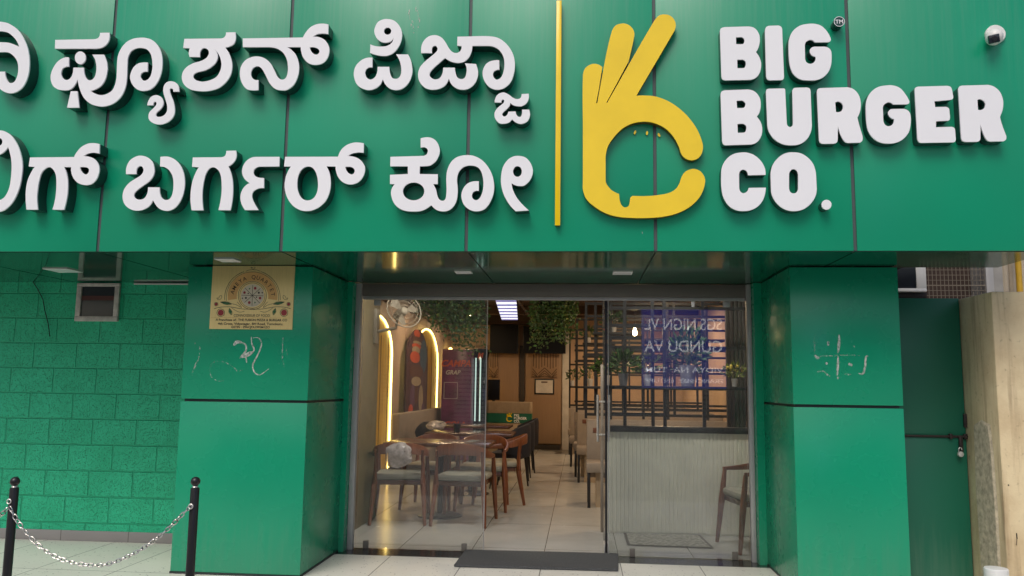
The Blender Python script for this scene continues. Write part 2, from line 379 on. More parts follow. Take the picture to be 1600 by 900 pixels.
def struct(name, mb, mat, label=None): return tag(mb.build(name, mat, smooth=False), kind='structure')

def curve_mesh(loops, ext):
    """loops: closed 2-D outlines (holes included) -> filled mesh standing in the XZ plane, thickness 2*ext about y=0"""
    cu = bpy.data.curves.new('tmp', 'CURVE'); cu.dimensions = '2D'; cu.fill_mode = 'BOTH'; cu.extrude = ext
    for lp in loops:
        s = cu.splines.new('POLY'); s.points.add(len(lp) - 1)
        for q, p in zip(s.points, lp): q.co = (p[0], p[1], 0, 1)
        s.use_cyclic_u = True
    ob = bpy.data.objects.new('tmp', cu); C.objects.link(ob)
    me = bpy.data.meshes.new_from_object(ob.evaluated_get(bpy.context.evaluated_depsgraph_get()))
    bpy.data.objects.remove(ob); bpy.data.curves.remove(cu)
    me.transform(Matrix.Rotation(PI / 2, 4, 'X')); return me
def text_mesh(s, size, align='CENTER', shear=0.0, bold=0.0):
    cu = bpy.data.curves.new('tmp', 'FONT'); cu.body = s; cu.size = size; cu.align_x = align; cu.shear = shear; cu.offset = bold
    ob = bpy.data.objects.new('tmp', cu); C.objects.link(ob)
    me = bpy.data.meshes.new_from_object(ob.evaluated_get(bpy.context.evaluated_depsgraph_get()))
    bpy.data.objects.remove(ob); bpy.data.curves.remove(cu)
    me.transform(Matrix.Rotation(PI / 2, 4, 'X')); return me

def spline(pts, n=5):
    """closed outline through (x, y, corner) points: smooth between corners"""
    out = []; N = len(pts)
    for i in range(N):
        p0, p1, p2, p3 = pts[i - 1], pts[i], pts[(i + 1) % N], pts[(i + 2) % N]
        a, b = Vector(p1[:2]), Vector(p2[:2])
        if p1[2] and p2[2]: out.append(a); continue
        d = (b - a).length
        def tang(q0, q1, q2, corner, own, other):
            if corner: return None
            v = Vector(q2[:2]) - Vector(q0[:2]); return v.normalized() * d if v.length else Vector((0, 0))
        t1 = tang(p0, p1, p2, p1[2], a, b); t2 = tang(p1, p2, p3, p2[2], b, a)
        if t1 is None: t1 = (b - a) * 1.5 - t2 * 0.5
        if t2 is None: t2 = (b - a) * 1.5 - t1 * 0.5
        for k in range(n):
            u = k / n; h = (2 * u**3 - 3 * u * u + 1, u**3 - 2 * u * u + u, -2 * u**3 + 3 * u * u, u**3 - u * u)
            out.append(a * h[0] + t1 * h[1] + b * h[2] + t2 * h[3])
    return out
def parse(segs, n=5):
    pts = []
    for ox, oy, s, txt in segs:
        for tok in txt.split():
            c = tok.endswith('*'); x, y = tok.rstrip('*').split(',')
            pts.append((ox + float(x) / s, oy + float(y) / s, c))
    return spline(pts, n)
def circ(cx, cy, rx, ry=None, n=28):
    ry = ry or rx
    return [Vector((cx + rx * math.cos(2 * PI * k / n), cy + ry * math.sin(2 * PI * k / n))) for k in range(n)]
def letter(parent, pieces, depth, mface, mside, name='letter'):
    """pieces: lists of outlines in photo pixels; each stands on the fascia with its own real depth"""
    Yf = YF - depth
    for loops in pieces:
        L = [[(q.x, q.z) for q in (atY(p.x, p.y, Yf) for p in lp)] for lp in loops]
        face = curve_mesh(L, 0.005); face.transform(Matrix.Translation((0, Yf + 0.005, 0)))
        o = link(name, face, mface, parent, ang=30)
        e = (depth - 0.010) / 2 - 0.0005
        cx = sum(p[0] for p in L[0]) / len(L[0]); cz = sum(p[1] for p in L[0]) / len(L[0])
        side = curve_mesh(L, e); side.transform(Matrix.Translation((0, Yf + 0.0105 + e, 0)))
        link('letter_return', side, mside, o, ang=30)

# ------------------------------------------------------------------ setting: ground, road, room shell
LPX0, LPX1 = atY(284, 600, YP).x, atY(481.5, 600, YP).x          # left pillar
RPX0, RPX1 = atY(1238.5, 600, YP).x, atY(1410, 600, YP).x        # right pillar
GX0, GX1 = -1.955, 1.43                                          # clear shop opening
m = MB(); m.box(-60, 60, -60, -4.0, -0.35, -0.15); struct('road', m, m_road)
m = MB(); m.box(-20, 20, -4.0, -3.85, -0.35, -0.002, 0.012); struct('kerb', m, m_concrete_r)
m = MB(); m.box(LPX0 + 0.05, 20, 3.6, 6.71, -0.3, 0.0); struct('pavement', m, m_terr)
m = MB(); m.box(-20, 20, -3.85, 3.6, -0.3, -0.004); struct('forecourt', m, P('pale concrete paving', (0.25, 0.245, 0.23), 0.8, bmp=0.2))
m = MB(); m.box(-20, LPX0 + 0.05, 3.6, YW, -0.3, 0.0); struct('side_pavement', m, m_terr2)
m = MB(); m.box(LPX0 + 0.05, RPX1, 6.71, 6.99, -0.3, 0.0); struct('threshold', m, m_granite)
m = MB(); m.box(XL, XR, 6.99, YB, -0.3, 0.0); struct('floor', m, m_floor)
m = MB(); m.box(RPX1, 14, 6.74, 12, -0.3, 0.0); struct('alley_ground', m, m_concrete_r)
m = MB(); m.box(XL - 0.2, XR + 0.2, 7.1, YB + 0.2, ZC, ZC + 0.1); struct('ceiling', m, m_ceil)
m = MB(); m.box(XL - 0.15, XL, 7.1, YB, 0, ZC); struct('wall_left', m, m_wallw)
m = MB(); m.box(XR, XR + 0.15, 7.1, YB, 0, ZC); struct('wall_right', m, m_bwall)
m = MB(); m.box(XL - 0.15, XR + 0.15, YB, YB + 0.15, 0, ZC); struct('wall_back', m, m_bwall)

# ------------------------------------------------------------------ the restaurant building: fascia, soffit, pillars, upper wall
bld = thing('restaurant_building', 'green clad restaurant front with wide sign fascia and two square pillars', 'building', (0, YP, 0))
seam = [-470] + [atY(p, 393, YF).x for p in (-133, 152, 438.5, 728, 1024.5, 1337)]
FX0, FX1, FZ1 = atY(-420, 393, YF).x, 2.97, 4.45
xs = [FX0] + seam[1:] + [FX1]
for a, b in zip(xs[:-1], xs[1:]):
    m = MB(); m.box(a + 0.011, b - 0.011, YF, YF + 0.0085, ZS, FZ1, 0.003); m.build('fascia_panel', m_fascia, bld)
m = MB(); m.box(FX0, FX1, YF + 0.009, YF + 0.10, ZS + 0.004, FZ1 - 0.004); m.build('fascia_backing', m_seam, bld)
m = MB(); m.box(FX0, FX1, YF + 0.10, YF + 0.5, ZS + 0.03, FZ1 - 0.02); m.build('fascia_core', m_dark, bld)
# soffit boards with dark joints running back from the fascia seams
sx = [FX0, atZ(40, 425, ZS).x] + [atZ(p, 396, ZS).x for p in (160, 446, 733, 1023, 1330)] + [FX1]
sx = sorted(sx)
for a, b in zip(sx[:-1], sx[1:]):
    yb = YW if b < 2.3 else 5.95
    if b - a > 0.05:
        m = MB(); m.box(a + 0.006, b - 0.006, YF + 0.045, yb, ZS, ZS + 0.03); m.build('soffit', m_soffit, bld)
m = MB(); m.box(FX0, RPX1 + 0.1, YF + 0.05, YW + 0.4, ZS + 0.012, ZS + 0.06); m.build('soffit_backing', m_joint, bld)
m = MB(); m.box(XL - 0.3, XR + 0.3, 7.1, 7.35, ZS + 0.062, FZ1); m.build('upper_wall', m_dark, bld)
# pillars: dark core with two cladding sheets a side, a joint between
def pillar(x0, x1, y1, zj):
    m = MB(); m.box(x0 + 0.02, x1 - 0.02, YP + 0.02, y1, 0, ZS - 0.004); core = m.build('pillar', m_joint, bld)
    for z0, z1 in ((0.015, zj - 0.010), (zj + 0.010, ZS - 0.010)):
        m = MB(); m.box(x0, x1, YP, YP + 0.019, z0, z1, 0.002); m.build('front_cladding', m_pillar, core)
        m = MB(); m.box(x0, x0 + 0.019, YP + 0.0195, y1, z0, z1, 0.002); m.build('side_cladding', m_pillar, core)
        m = MB(); m.box(x1 - 0.019, x1, YP + 0.0195, y1, z0, z1, 0.002); m.build('side_cladding', m_pillar, core)
    m = MB(); m.box(x0 - 0.004, x1 + 0.004, YP - 0.004, y1, 0.001, 0.014); m.build('plinth_strip', m_joint, core)
    return core
zj = atY(380, 626.3, YP).z
lp = pillar(LPX0, LPX1, 6.89, zj); rp = pillar(RPX0, RPX1, 6.89, atY(1320, 635, YP).z)
def pxl(pts, Y): return [(q.x, q.z) for q in (atY(x, y, Y) for x, y in pts)]
def sm(pts, n=6):   # open smooth polyline
    out = []
    for i in range(len(pts) - 1):
        p0 = Vector(pts[max(i - 1, 0)]); p1 = Vector(pts[i]); p2 = Vector(pts[i + 1]); p3 = Vector(pts[min(i + 2, len(pts) - 1)])
        for k in range(n):
            t = k / n; out.append(0.5 * ((2 * p1) + (-p0 + p2) * t + (2 * p0 - 5 * p1 + 4 * p2 - p3) * t * t + (-p0 + 3 * p1 - 3 * p2 + p3) * t**3))
    out.append(Vector(pts[-1])); return out
def strokes(mb, lst, Y, s=1, ox=0, oy=0):
    for wd, pts in lst:
        pp = sm([(ox + x / s, oy + y / s) for x, y in pts]); q = pxl([(p.x, p.y) for p in pp], Y); n = len(q)
        wl = [max(0.25, math.sin(PI * (0.12 + 0.76 * i / (n - 1)))) * wd / s * YP / FPX for i in range(n)]
        mb.ribbon(q, wl, Y)
def chalk(lst, s, ox, oy, mat, par):
    for it in lst:
        m = MB(); strokes(m, [it], YP - 0.0015, s, ox, oy); m.build('chalk_mark', mat, par)
# chalk writing on the left pillar (crop origin 270,500, scale 4)
chalk([(22, [(380, 160), (400, 138), (430, 140)]), (12, [(425, 138), (455, 155), (455, 195), (430, 225), (418, 240)]), (26, [(430, 232), (470, 215), (500, 200)]),
    (10, [(490, 105), (495, 150), (508, 185), (490, 215)]), (9, [(455, 225), (462, 268)]), (9, [(500, 112), (535, 112), (555, 150), (530, 220), (500, 280), (510, 325), (545, 342), (600, 305)])], 4, 270, 500, m_chalk, lp)
chalk([(10, [(690, 108), (684, 200), (696, 292)]), (7, [(712, 150), (714, 245)]), (8, [(168, 165), (166, 215)]), (6, [(138, 140), (142, 158)]), (12, [(165, 225), (140, 290), (120, 345)]),
    (6, [(330, 265), (270, 258), (235, 290), (238, 350), (280, 380), (318, 380)]), (6, [(330, 265), (380, 295), (405, 320), (435, 312)])], 4, 270, 500, m_chalk2, lp)
# chalk strokes on the right pillar (crop origin 1150,380, scale 3.556)
chalk([(14, [(573, 508), (572, 560), (567, 610)]), (12, [(567, 628), (566, 680), (562, 735)]), (10, [(566, 742), (566, 756)]), (14, [(437, 622), (452, 636), (464, 634)]), (10, [(735, 628), (722, 632), (718, 680), (705, 725), (680, 722)])], 3.556, 1150, 380, m_chalk, rp)
for x, y in ((512, 552), (503, 668), (630, 672), (512, 562), (640, 676)):
    m = MB(); m.disc(*pxl([(1150 + x / 3.556, 380 + y / 3.556)], YP)[0], 0.008, 0.010, YP - 0.0015, 9); m.build('chalk_dot', m_chalk, rp)
chalk([(9, [(440, 508), (435, 560), (436, 615)]), (9, [(445, 716), (480, 712), (505, 728), (522, 740)]), (8, [(655, 570), (656, 582)]), (5, [(465, 628), (520, 626), (600, 622), (715, 625)]), (8, [(605, 728), (640, 730)]), (9, [(700, 735), (715, 715), (722, 690)])], 3.556, 1150, 380, m_chalk2, rp)

def smear(lst, mat):
    for wd, pts in lst:
        m = MB(); q = pxl([(p.x, p.y) for p in sm(pts)], YF); n = len(q); m.ribbon(q, [max(.3, math.sin(PI * (.1 + .8 * i / (n - 1)))) * wd * YF / FPX for i in range(n)], YF - .0015); m.build('bird_streak', mat, bld)
smear([(3, [(640, 14), (639, 24), (641, 34)]), (5, [(646, 30), (644, 40), (647, 52)]), (3, [(652, 16), (655, 30), (653, 44)]), (2, [(648, 8), (650, 14), (649, 20)]), (2, [(1003, 362), (1004, 364), (1004, 366)])], m_chalk2)
# ------------------------------------------------------------------ shop front: aluminium frame, header, glass, open leaf
sf = thing('shop_window', 'frameless glass shopfront with grey header beam and slim side jambs', 'shopfront', (-0.3, 6.95, 0))
m = MB(); m.box(GX0, GX1, 6.93, 7.06, 2.172, ZS - 0.004, 0.004); m.build('header', m_head, sf)
m = MB(); m.box(LPX1, -1.974, 6.80, 6.957, 0.001, ZS - .006); m.build('corner_cladding', m_pillar, lp); m = MB(); m.box(RPX0 - .062, RPX0, 6.80, 6.957, 0.001, ZS - .006); m.build('corner_cladding', m_pillar, rp)
m = MB(); m.box(-1.973, GX0 + 0.03, 6.895, 6.955, 0, ZS - 0.006, 0.004); m.build('jamb', m_alu, sf)
m = MB(); m.box(GX1 - 0.035, RPX0 - 0.063, 6.895, 6.955, 0, ZS - 0.006, 0.004); m.build('jamb', m_alu, sf)
m = MB(); m.box(GX0 + 0.033, GX1 - 0.038, 6.945, 6.965, 2.140, 2.170, 0.003); m.build('glazing_channel', m_alu, sf)
OX0, OX1 = -0.815, 0.225
for x0, x1 in ((GX0 + 0.034, OX0), (OX1 + 0.012, GX1 - 0.04)):
    m = MB(); m.box(x0, x1, YD, YD + 0.010, 0.008, 2.1705); g = m.build('glass_pane', m_glass, sf, smooth=False)
    e = MB(); xx = x1 if x0 < -1 else x0; e.box(xx - 0.0025 if x0 < -1 else xx - 0.004, xx + 0.004 if x0 < -1 else xx + 0.0025, YD - 0.002, YD + 0.012, 0.01, 2.17); e.build('glass_edge', m_alu, g)
for px, py in ((571, 857), (725, 855), (988, 862), (1149, 867)):
    p = atY(px, py, YD); m = MB(); m.box(p.x - 0.022, p.x + 0.022, YD - 0.012, YD + 0.022, 0.002, 0.065, 0.003); m.build('patch_fitting', m_head, sf)
for px in (590, 1135):
    p = atY(px, 470, YD); m = MB(); m.box(p.x - 0.03, p.x + 0.03, YD - 0.008, YD + 0.018, 2.09, 2.138, 0.003); m.build('patch_fitting', m_alu, sf)
dl = thing('glass_door', 'frameless glass door swung inward and seen edge on with tall steel pull handles', 'door', (OX1 - 0.005, 7.0, 0))
dx = OX1 - 0.012
m = MB(); m.box(dx, dx + 0.012, 7.0, 8.0, 0.012, 2.16); m.build('door_leaf', m_glass, dl, smooth=False)
m = MB(); m.box(dx - 0.003, dx + 0.015, 6.992, 7.002, 0.012, 2.16); m.build('edge_strip', m_black, dl)
m = MB(); m.box(dx - 0.012, dx + 0.024, 7.003, 7.16, 0.006, 0.09, 0.003); m.build('bottom_patch', m_steel, dl)
m = MB(); m.box(dx - 0.012, dx + 0.024, 7.003, 7.16, 2.09, 2.165, 0.003); m.build('top_patch', m_head, dl)
hz0, hz1 = atY(938, 690, 7.86).z, atY(938, 617, 7.86).z
for s in (-1, 1):
    m = MB(); hx = dx + 0.006 + s * 0.052; m.tube([(hx, 7.86, hz0), (hx, 7.86, hz1)], 0.0125, 12); h = m.build('handle', m_steel, dl)
    m = MB()
    for z in (hz0 + 0.065, hz1 - 0.065): m.tube([(dx + 0.006 + s * 0.008, 7.86, z), (hx + s * 0.014, 7.86, z)], 0.010, 10)
    m.build('handle_post', m_steel, h)
mt = [atZ(x, y, 0.012) for x, y in ((727, 860), (966, 866), (966, 891), (709, 884))]
m = MB(); a, b_, c_, d_ = [Vector((p.x, p.y, 0.003)) for p in mt]
lo = [m.b.verts.new(v) for v in (a, b_, c_, d_)]; hi = [m.b.verts.new(v + Vector((0, 0, 0.018))) for v in (a, b_, c_, d_)]
m.b.faces.new(hi); m.b.faces.new(lo[::-1])
for k in range(4): m.b.faces.new((lo[k], lo[(k + 1) % 4], hi[(k + 1) % 4], hi[k]))
bmesh.ops.bevel(m.b, geom=m.b.edges[:], offset=0.004, segments=2, affect='EDGES')
tag(m.build('doormat', m_mat), 'charcoal ribbed doormat lying across the entrance threshold', 'doormat')

# ------------------------------------------------------------------ soffit lamps (switched off)
dn_lab = ['unlit square downlight in the soffit, above the block wall', 'unlit square downlight in the soffit, over the gold plaque', 'unlit square downlight above the shop entrance, nearer the plaque pillar', 'unlit square downlight above the shop entrance, nearer the pillar with the cross of chalk strokes']
for lab, q in zip(dn_lab, (((75, 419), (104, 418.5), (122, 424.5), (93, 425)), ((333, 403), (363, 403), (378, 408.5), (350, 409)), ((708, 421.5), (733, 421.5), (740, 428), (716, 428)), ((961, 422.5), (990, 422.5), (983, 429), (957, 429)))):
    pp = [atZ(x, y, ZS) for x, y in q]; cx = sum(p.x for p in pp) / 4; cy = sum(p.y for p in pp) / 4
    t = thing('downlight', lab, 'ceiling light', (cx, cy, ZS), 'square downlights in the soffit')
    hs = 0.5 * max(p.x for p in pp) - 0.5 * min(p.x for p in pp); hs = min(hs, 0.105)
    m = MB(); m.box(cx - hs, cx + hs, cy - hs, cy + hs, ZS - 0.008, ZS - 0.001, 0.002); m.build('frame', m_plastic, t)
    m = MB(); m.box(cx - hs + .012, cx + hs - .012, cy - hs + .012, cy + hs - .012, ZS - 0.0095, ZS - 0.0082); m.build('diffuser', m_white, t)

# ------------------------------------------------------------------ block wall on the left with its window, conduit and loose wire
bw = thing('block_wall', 'bright green painted concrete block wall with grey tiled skirting', 'wall', (-4.6, YW + .1, 0))
zs = atY(130, 829, YW).z
m = MB(); m.box(-8, LPX0 + 0.4, YW, YW + 0.2, zs - 0.02, ZS + 0.06); m.build('wall', m_block, bw, smooth=False)
m = MB(); m.box(-8, LPX0 + 0.4, YW - 0.012, YW + 0.1, 0.001, zs, 0.002); m.build('skirting', m_skirt, bw)
wn = thing('vent_window', 'small white framed window with dark pane set in the green block wall', 'window', (-3.75, YW, 1.9))
a, b_ = atY(119, 502, YW), atY(190, 443, YW); fw_ = 0.045
m = MB(); m.box(a.x, b_.x, YW - 0.03, YW - 0.001, a.z, a.z + fw_, .003); m.box(a.x, b_.x, YW - 0.03, YW - 0.001, b_.z - .03, b_.z, .003)
m.box(a.x, a.x + fw_, YW - 0.029, YW - 0.001, a.z + fw_ + .0005, b_.z - .0305, .003); m.box(b_.x - fw_, b_.x, YW - 0.029, YW - 0.001, a.z + fw_ + .0005, b_.z - .0305, .003); m.build('frame', m_wframe, wn)
m = MB(); m.box(a.x + fw_ - .002, b_.x - fw_ + .002, YW - 0.013, YW - 0.003, a.z + fw_ - .002, b_.z - .028); m.build('pane', m_win, wn)
zz = atY(150, 466, YW).z
m = MB(); m.box(a.x + fw_, b_.x - fw_, YW - 0.017, YW - 0.0135, zz - .02, zz + .02); m.build('inner_rail', m_dullred, wn)
p, q = atY(208, 444, YW - .03), atY(300, 449, YW - .03)
m = MB(); m.tube([(p.x, YW - .011, ZS - .012), (q.x + .25, YW - .013, ZS - .013)], .010, 10); tag(m.build('conduit', m_alu), 'pale conduit running under the soffit along the block wall', 'conduit')
m = MB(); m.tube([(q_.x, YW - .012 - .01 * (k % 2), q_.z) for k, q_ in enumerate(atY(x, y, YW - .012) for x, y in ((52, 441), (60, 452), (67, 468), (71, 485), (75, 505), (79, 526)))], .0035, 6)
tag(m.build('loose_wire', m_black), 'thin black wire dangling loose on the block wall', 'wire')

# ------------------------------------------------------------------ bollards and chains
YB0 = 4.3
def bollard_at(px, py):
    p = atY(px, py, YB0); return p
bp = [atY(305.5, 752, YB0), atY(23.5, 752, YB0)]
def make_bollard(p, lab):
    t = thing('bollard', lab, 'bollard', (p.x, YB0, 0), 'black bollards with ball tops'); zt = p.z - .03
    m = MB(); m.lathe([(.0235, 0.012), (.0235, zt - .010), (.0215, zt - .004)], (p.x, YB0, 0), 20); m.build('post', m_black, t)
    m = MB(); m.lathe([(.012, zt - .0035), (.017, zt - .001), (.012, zt + .006)], (p.x, YB0, 0), 16); m.build('neck', m_steel, t)
    m = MB(); m.lathe([(.0255 * math.sin(PI * (k + .4) / 16.8), zt + .029 - .0255 * math.cos(PI * (k + .4) / 16.8)) for k in range(17)], (p.x, YB0, 0), 24); m.build('ball', m_black, t)
    m = MB(); m.lathe([(.06, 0.0005), (.06, .008), (.03, .0125)], (p.x, YB0, 0), 24); m.build('base_plate', m_black, t)
    zr = atY(300, 790, YB0).z
    m = MB(); m.tube([(p.x - .004 + .012 * math.cos(a), YB0 - .030, zr + .012 * math.sin(a)) for a in [2 * PI * k / 14 for k in range(15)]], .003, 6); m.tube([(p.x - .004, YB0 - .02, zr + .012), (p.x - .004, YB0 - .03, zr + .012)], .004, 6); m.build('chain_eye', m_steel, t)
make_bollard(bp[0], 'black ball topped bollard standing in front of the chalk marked plaque pillar')
make_bollard(bp[1], 'black ball topped bollard standing in front of the block wall')
def chain(pts, lab):
    mb = MB(); L = [0]
    for u, v in zip(pts[:-1], pts[1:]): L.append(L[-1] + (v - u).length)
    pitch = .0265; n = int(L[-1] / pitch)
    def at(s):
        for k in range(len(pts) - 1):
            if L[k + 1] >= s: return pts[k].lerp(pts[k + 1], (s - L[k]) / max(1e-9, L[k + 1] - L[k]))
        return pts[-1]
    for i in range(n):
        c = at((i + .5) * pitch); d = (at((i + .6) * pitch) - at((i + .4) * pitch)).normalized()
        nrm = Vector((0, 1, 0)); s_ = d.cross(nrm).normalized(); nn = s_ if i % 2 else nrm
        a_ = d.cross(nn).normalized()
        a_ = (a_ + nn * .35 * (1 if i % 3 else -1)).normalized()
        ring = []
        for k in range(15):
            t = 2 * PI * k / 14; x = math.cos(t); ring.append(c + d * (.0105 * x + .006 * (1 if x > 0 else -1) * min(1, abs(x) * 3)) + a_ * (.0095 * math.sin(t)))
        mb.tube(ring, .0030, 6, False)
    return tag(mb.build('chain', m_chrome), lab, 'chain', 'steel chains between the bollards')
def cat(pix, Y): return [Vector(atY(p.x, p.y, Y)) for p in sm(pix, 10)]
chain(cat([(15, 792), (28, 815), (48, 840), (72, 861), (102, 876), (140, 883), (170, 881), (205, 867), (235, 849), (265, 824), (284, 805), (300, 789)], YB0 - .03), 'steel link chain sagging between the two bollards')
chain(cat([(-140, 800), (-100, 842), (-60, 846), (-25, 828), (0, 806), (14, 792)], YB0 - .03), 'steel link chain running off past the block wall bollard')

# ------------------------------------------------------------------ sign lettering (outlines drawn glyph by glyph)
A_, B_, C_, D_, E_, F_, G_, H_ = (0, 30, 8), (110, 40, 8), (110, 100, 8), (270, 40, 8), (360, 30, 8), (540, 25, 8), (640, 40, 8), (680, 100, 8)
I_, K_, L_, M_, O_, P_ = (0, 200, 8), (170, 225, 8), (260, 225, 8), (420, 215, 8), (590, 205, 8), (660, 230, 8)
def g(*segs): return parse([(*o, t) for o, t in segs])
k1 = thing('sign_lettering', 'upper row of large white Kannada letters on the green fascia', 'sign', (-2.0, YF, 3.5), 'white lettering on the fascia')
letter(k1, [[g((A_, "-200,30* -60,28 20,32 110,55 220,130 300,250 350,380 368,520 360,660 320,790 250,880 150,925 60,910 0,870 -80,790 -110,700 -100,655* 65,655* 65,695 90,765 130,798 180,780 215,710 228,620 215,530 170,460 100,415 0,410 -200,412* -200,288* 0,288 120,297 240,345* 200,260 120,180 40,152 -200,148*"))]], .10, m_white, m_side)
letter(k1, [[g((A_, "690,258* 1170,250* 1220,238 1243,210 1250,170* 1368,168* 1366,250 1330,315 1270,355 1200,368* 686,368*"))], [circ(0 + 1003 / 8, 30 + 482 / 8, 68 / 8, 80 / 8)],
    [g((A_, "862,478* 800,480 720,530 655,630 632,730 655,820 710,870 790,888 870,880 930,830 970,750*"), (C_, "110,290 160,410 240,490 340,525 430,528 540,490 630,410 685,300 705,180 710,60"), (B_, "712,480 722,390 760,320 820,285 890,278 960,300 1005,360 1022,440 1025,520 1005,620 970,670 920,688 880,650 880,610 910,580 965,575* 968,462* 920,460 850,472 790,520 755,590 745,650 760,710 800,770 860,808 930,815 1010,790 1080,720 1130,610 1150,480 1140,360 1100,260 1030,185 950,155 880,150 780,165 690,215 620,310 590,400 582,500 578,600 570,690 540,780"), (C_, "510,340 440,380 380,388 310,370 252,335* 320,312 390,265 440,180 462,80"), (B_, "464,540 455,460 420,362* 272,362* 310,430 325,520 315,610 285,665 240,683 200,660 175,600 168,525*"), (A_, "918,605* 905,690 880,735 835,760 790,740 768,700 765,660 785,615 825,594 862,592*"))],
    [g((C_, "4,340* 88,340* 110,545* -42,545*"))],
    [g((C_, "960,515* 975,460 1010,410 1070,388 1130,410 1160,460 1160,510 1130,560 1085,600 1068,630 1080,655 1120,660 1170,640 1205,590 1208,520 1190,450 1165,370 1160,310 1175,260 1210,225 1265,215 1320,235 1352,280 1360,345* 1285,345* 1282,318 1262,302 1242,318 1250,370 1285,460 1302,540 1300,620 1270,680 1210,730 1130,755 1050,745 990,705 975,655 990,600 1040,550 1072,510 1074,482 1055,470 1038,490 1037,515*"))]], .10, m_white, m_side)
letter(k1, [[g((D_, "145,165* 600,160* 640,148 662,115 665,85* 783,82* 785,170 755,235 655,275* 700,340 735,440 742,520 720,620 660,710 570,780 450,815 330,818 215,795 140,735 112,655 128,575 180,512 260,468 350,442 420,402 450,350 440,305 405,281 368,288 342,330 340,392* 207,390* 200,335 213,282* 130,278*")), g((D_, "510,285* 565,345 598,420 607,490 590,570 545,640 470,680 380,700 300,685 258,650 262,612 300,585 380,565 460,530 530,470 560,405 553,340"))]], .10, m_white, m_side)
letter(k1, [[g((E_, "155,240* 905,228* 945,160 1000,100 1080,62 1160,55 1225,65* 1222,185* 1150,178 1080,188 1030,220* 1100,222 1180,260 1230,340 1235,410 1210,490 1150,550 1060,570 970,545 905,470 882,390 880,348* 705,348* 760,380 815,440 850,530 858,620 840,720 790,820 710,880 640,888 560,870 490,800 440,700 400,630 365,595 325,588 280,615 258,665 265,720 300,755 350,760* 350,885* 270,888 200,870 145,800 118,700 130,600 180,520 260,475 350,465 430,490 500,550 550,640 590,720 640,755 690,735 715,670 718,580 700,490 650,410 570,362 480,348* 155,348*")), g((E_, "990,350* 1050,350 1100,375 1112,410 1085,440 1045,435 1010,400"))]], .10, m_white, m_side)
letter(k1, [[g((F_, "310,355* 370,375 440,382 520,372 580,330 600,270* 570,312 520,330 460,328 400,290 362,220 362,160 400,80 460,45 530,38 610,60 670,120 703,200 700,290 670,370 610,450 540,490 460,498 380,485 305,460*")), circ(540 + 525 / 8, 25 + 188 / 8, 45 / 8)],
    [g((F_, "335,520* 270,522 200,550 130,620 102,710 115,800 150,865 210,905 290,925 370,905 430,860 465,790* 500,860 560,910 640,925 720,900 790,830 830,730 832,640 810,540 780,480* 630,478* 675,560 695,650 690,730 660,775 620,785 580,770 555,710 545,635* 400,635* 395,700 370,760 320,793 275,780 247,730 250,680 285,645 335,642*"))]], .10, m_white, m_side)
letter(k1, [[g((G_, "145,342* 150,250 185,180 250,130 330,120 400,150 450,210 490,280 530,325 575,342 620,330 645,295 650,255* 595,250* 598,138* 760,135* 1000,133 1120,160 1220,240 1290,350 1315,470 1305,590 1260,710 1180,780 1090,800 1000,770 935,690 912,600 930,520 980,460 1050,435 1120,432* 1122,550* 1070,560 1042,600 1055,650 1090,675 1140,650 1175,570 1185,460 1165,370 1110,295 1040,260 980,252* 785,252* 775,320 745,390 690,445 620,465 560,460 500,440 442,405* 380,460 310,520 260,580 250,620 275,655 320,672 370,660 410,600 420,525* 565,525* 575,590 600,650 650,668 690,650 710,590 712,530 690,470* 830,480* 855,570 845,660 800,740 730,790 650,800 580,780 520,730 492,660* 450,740 380,785 290,800 200,780 130,710 105,620 125,530 180,460 250,400 310,350 345,310 345,275 318,250 285,270 278,310 282,342*"))],
    [g((H_, "742,480* 755,420 790,375 850,355 910,375 970,420 1020,438 1065,425 1080,375* 1168,370* 1168,430 1140,490 1080,525 1020,525 970,510 940,485* 925,530 880,575 845,610 838,635 860,655 895,640 915,595* 1005,592* 1020,640 1055,662 1080,640 1085,570* 1175,570* 1185,640 1160,705 1110,740 1060,747 1000,725 962,690* 920,730 860,745 800,738 755,690 740,635 755,580 800,530 850,490 862,460 848,443 830,455 828,480*"))]], .10, m_white, m_side)
k2 = thing('sign_lettering', 'lower row of large white Kannada letters on the green fascia', 'sign', (-2.0, YF, 2.75), 'white lettering on the fascia')
letter(k2, [[g((I_, "100,235* 130,340 145,460 140,580 122,720 85,820 30,885 -60,910 -140,880 -190,820 -250,900 -180,1000 -80,1045 20,1040 110,980 180,890 240,750 272,590 280,450 255,310 205,185 130,85 40,35 -40,35 -110,80 -150,150 -150,230 -110,300 -50,335 10,325 65,285")), circ(-5 / 8, 200 + 172 / 8, 34 / 8, 46 / 8)]], .10, m_white, m_side)
letter(k2, [[g((I_, "375,368* 925,362* 960,300 1020,235 1100,195 1170,188 1245,200* 1242,320* 1170,308 1100,318 1045,352* 1120,360 1190,395 1235,470 1238,550 1205,640 1140,700 1060,712 980,690 920,630 890,550 890,488* 800,488* 830,560 848,670 845,800 830,900 800,1022* 655,1020* 685,910 700,800 705,670 695,580 665,520 620,488 570,505 520,560 490,650 470,770 462,880 472,1020* 330,1020* 320,880 325,760 350,640 400,535 435,485* 358,480*")), g((I_, "1000,490* 1060,488 1105,505 1110,545 1080,580 1040,565 1010,530"))]], .10, m_white, m_side)
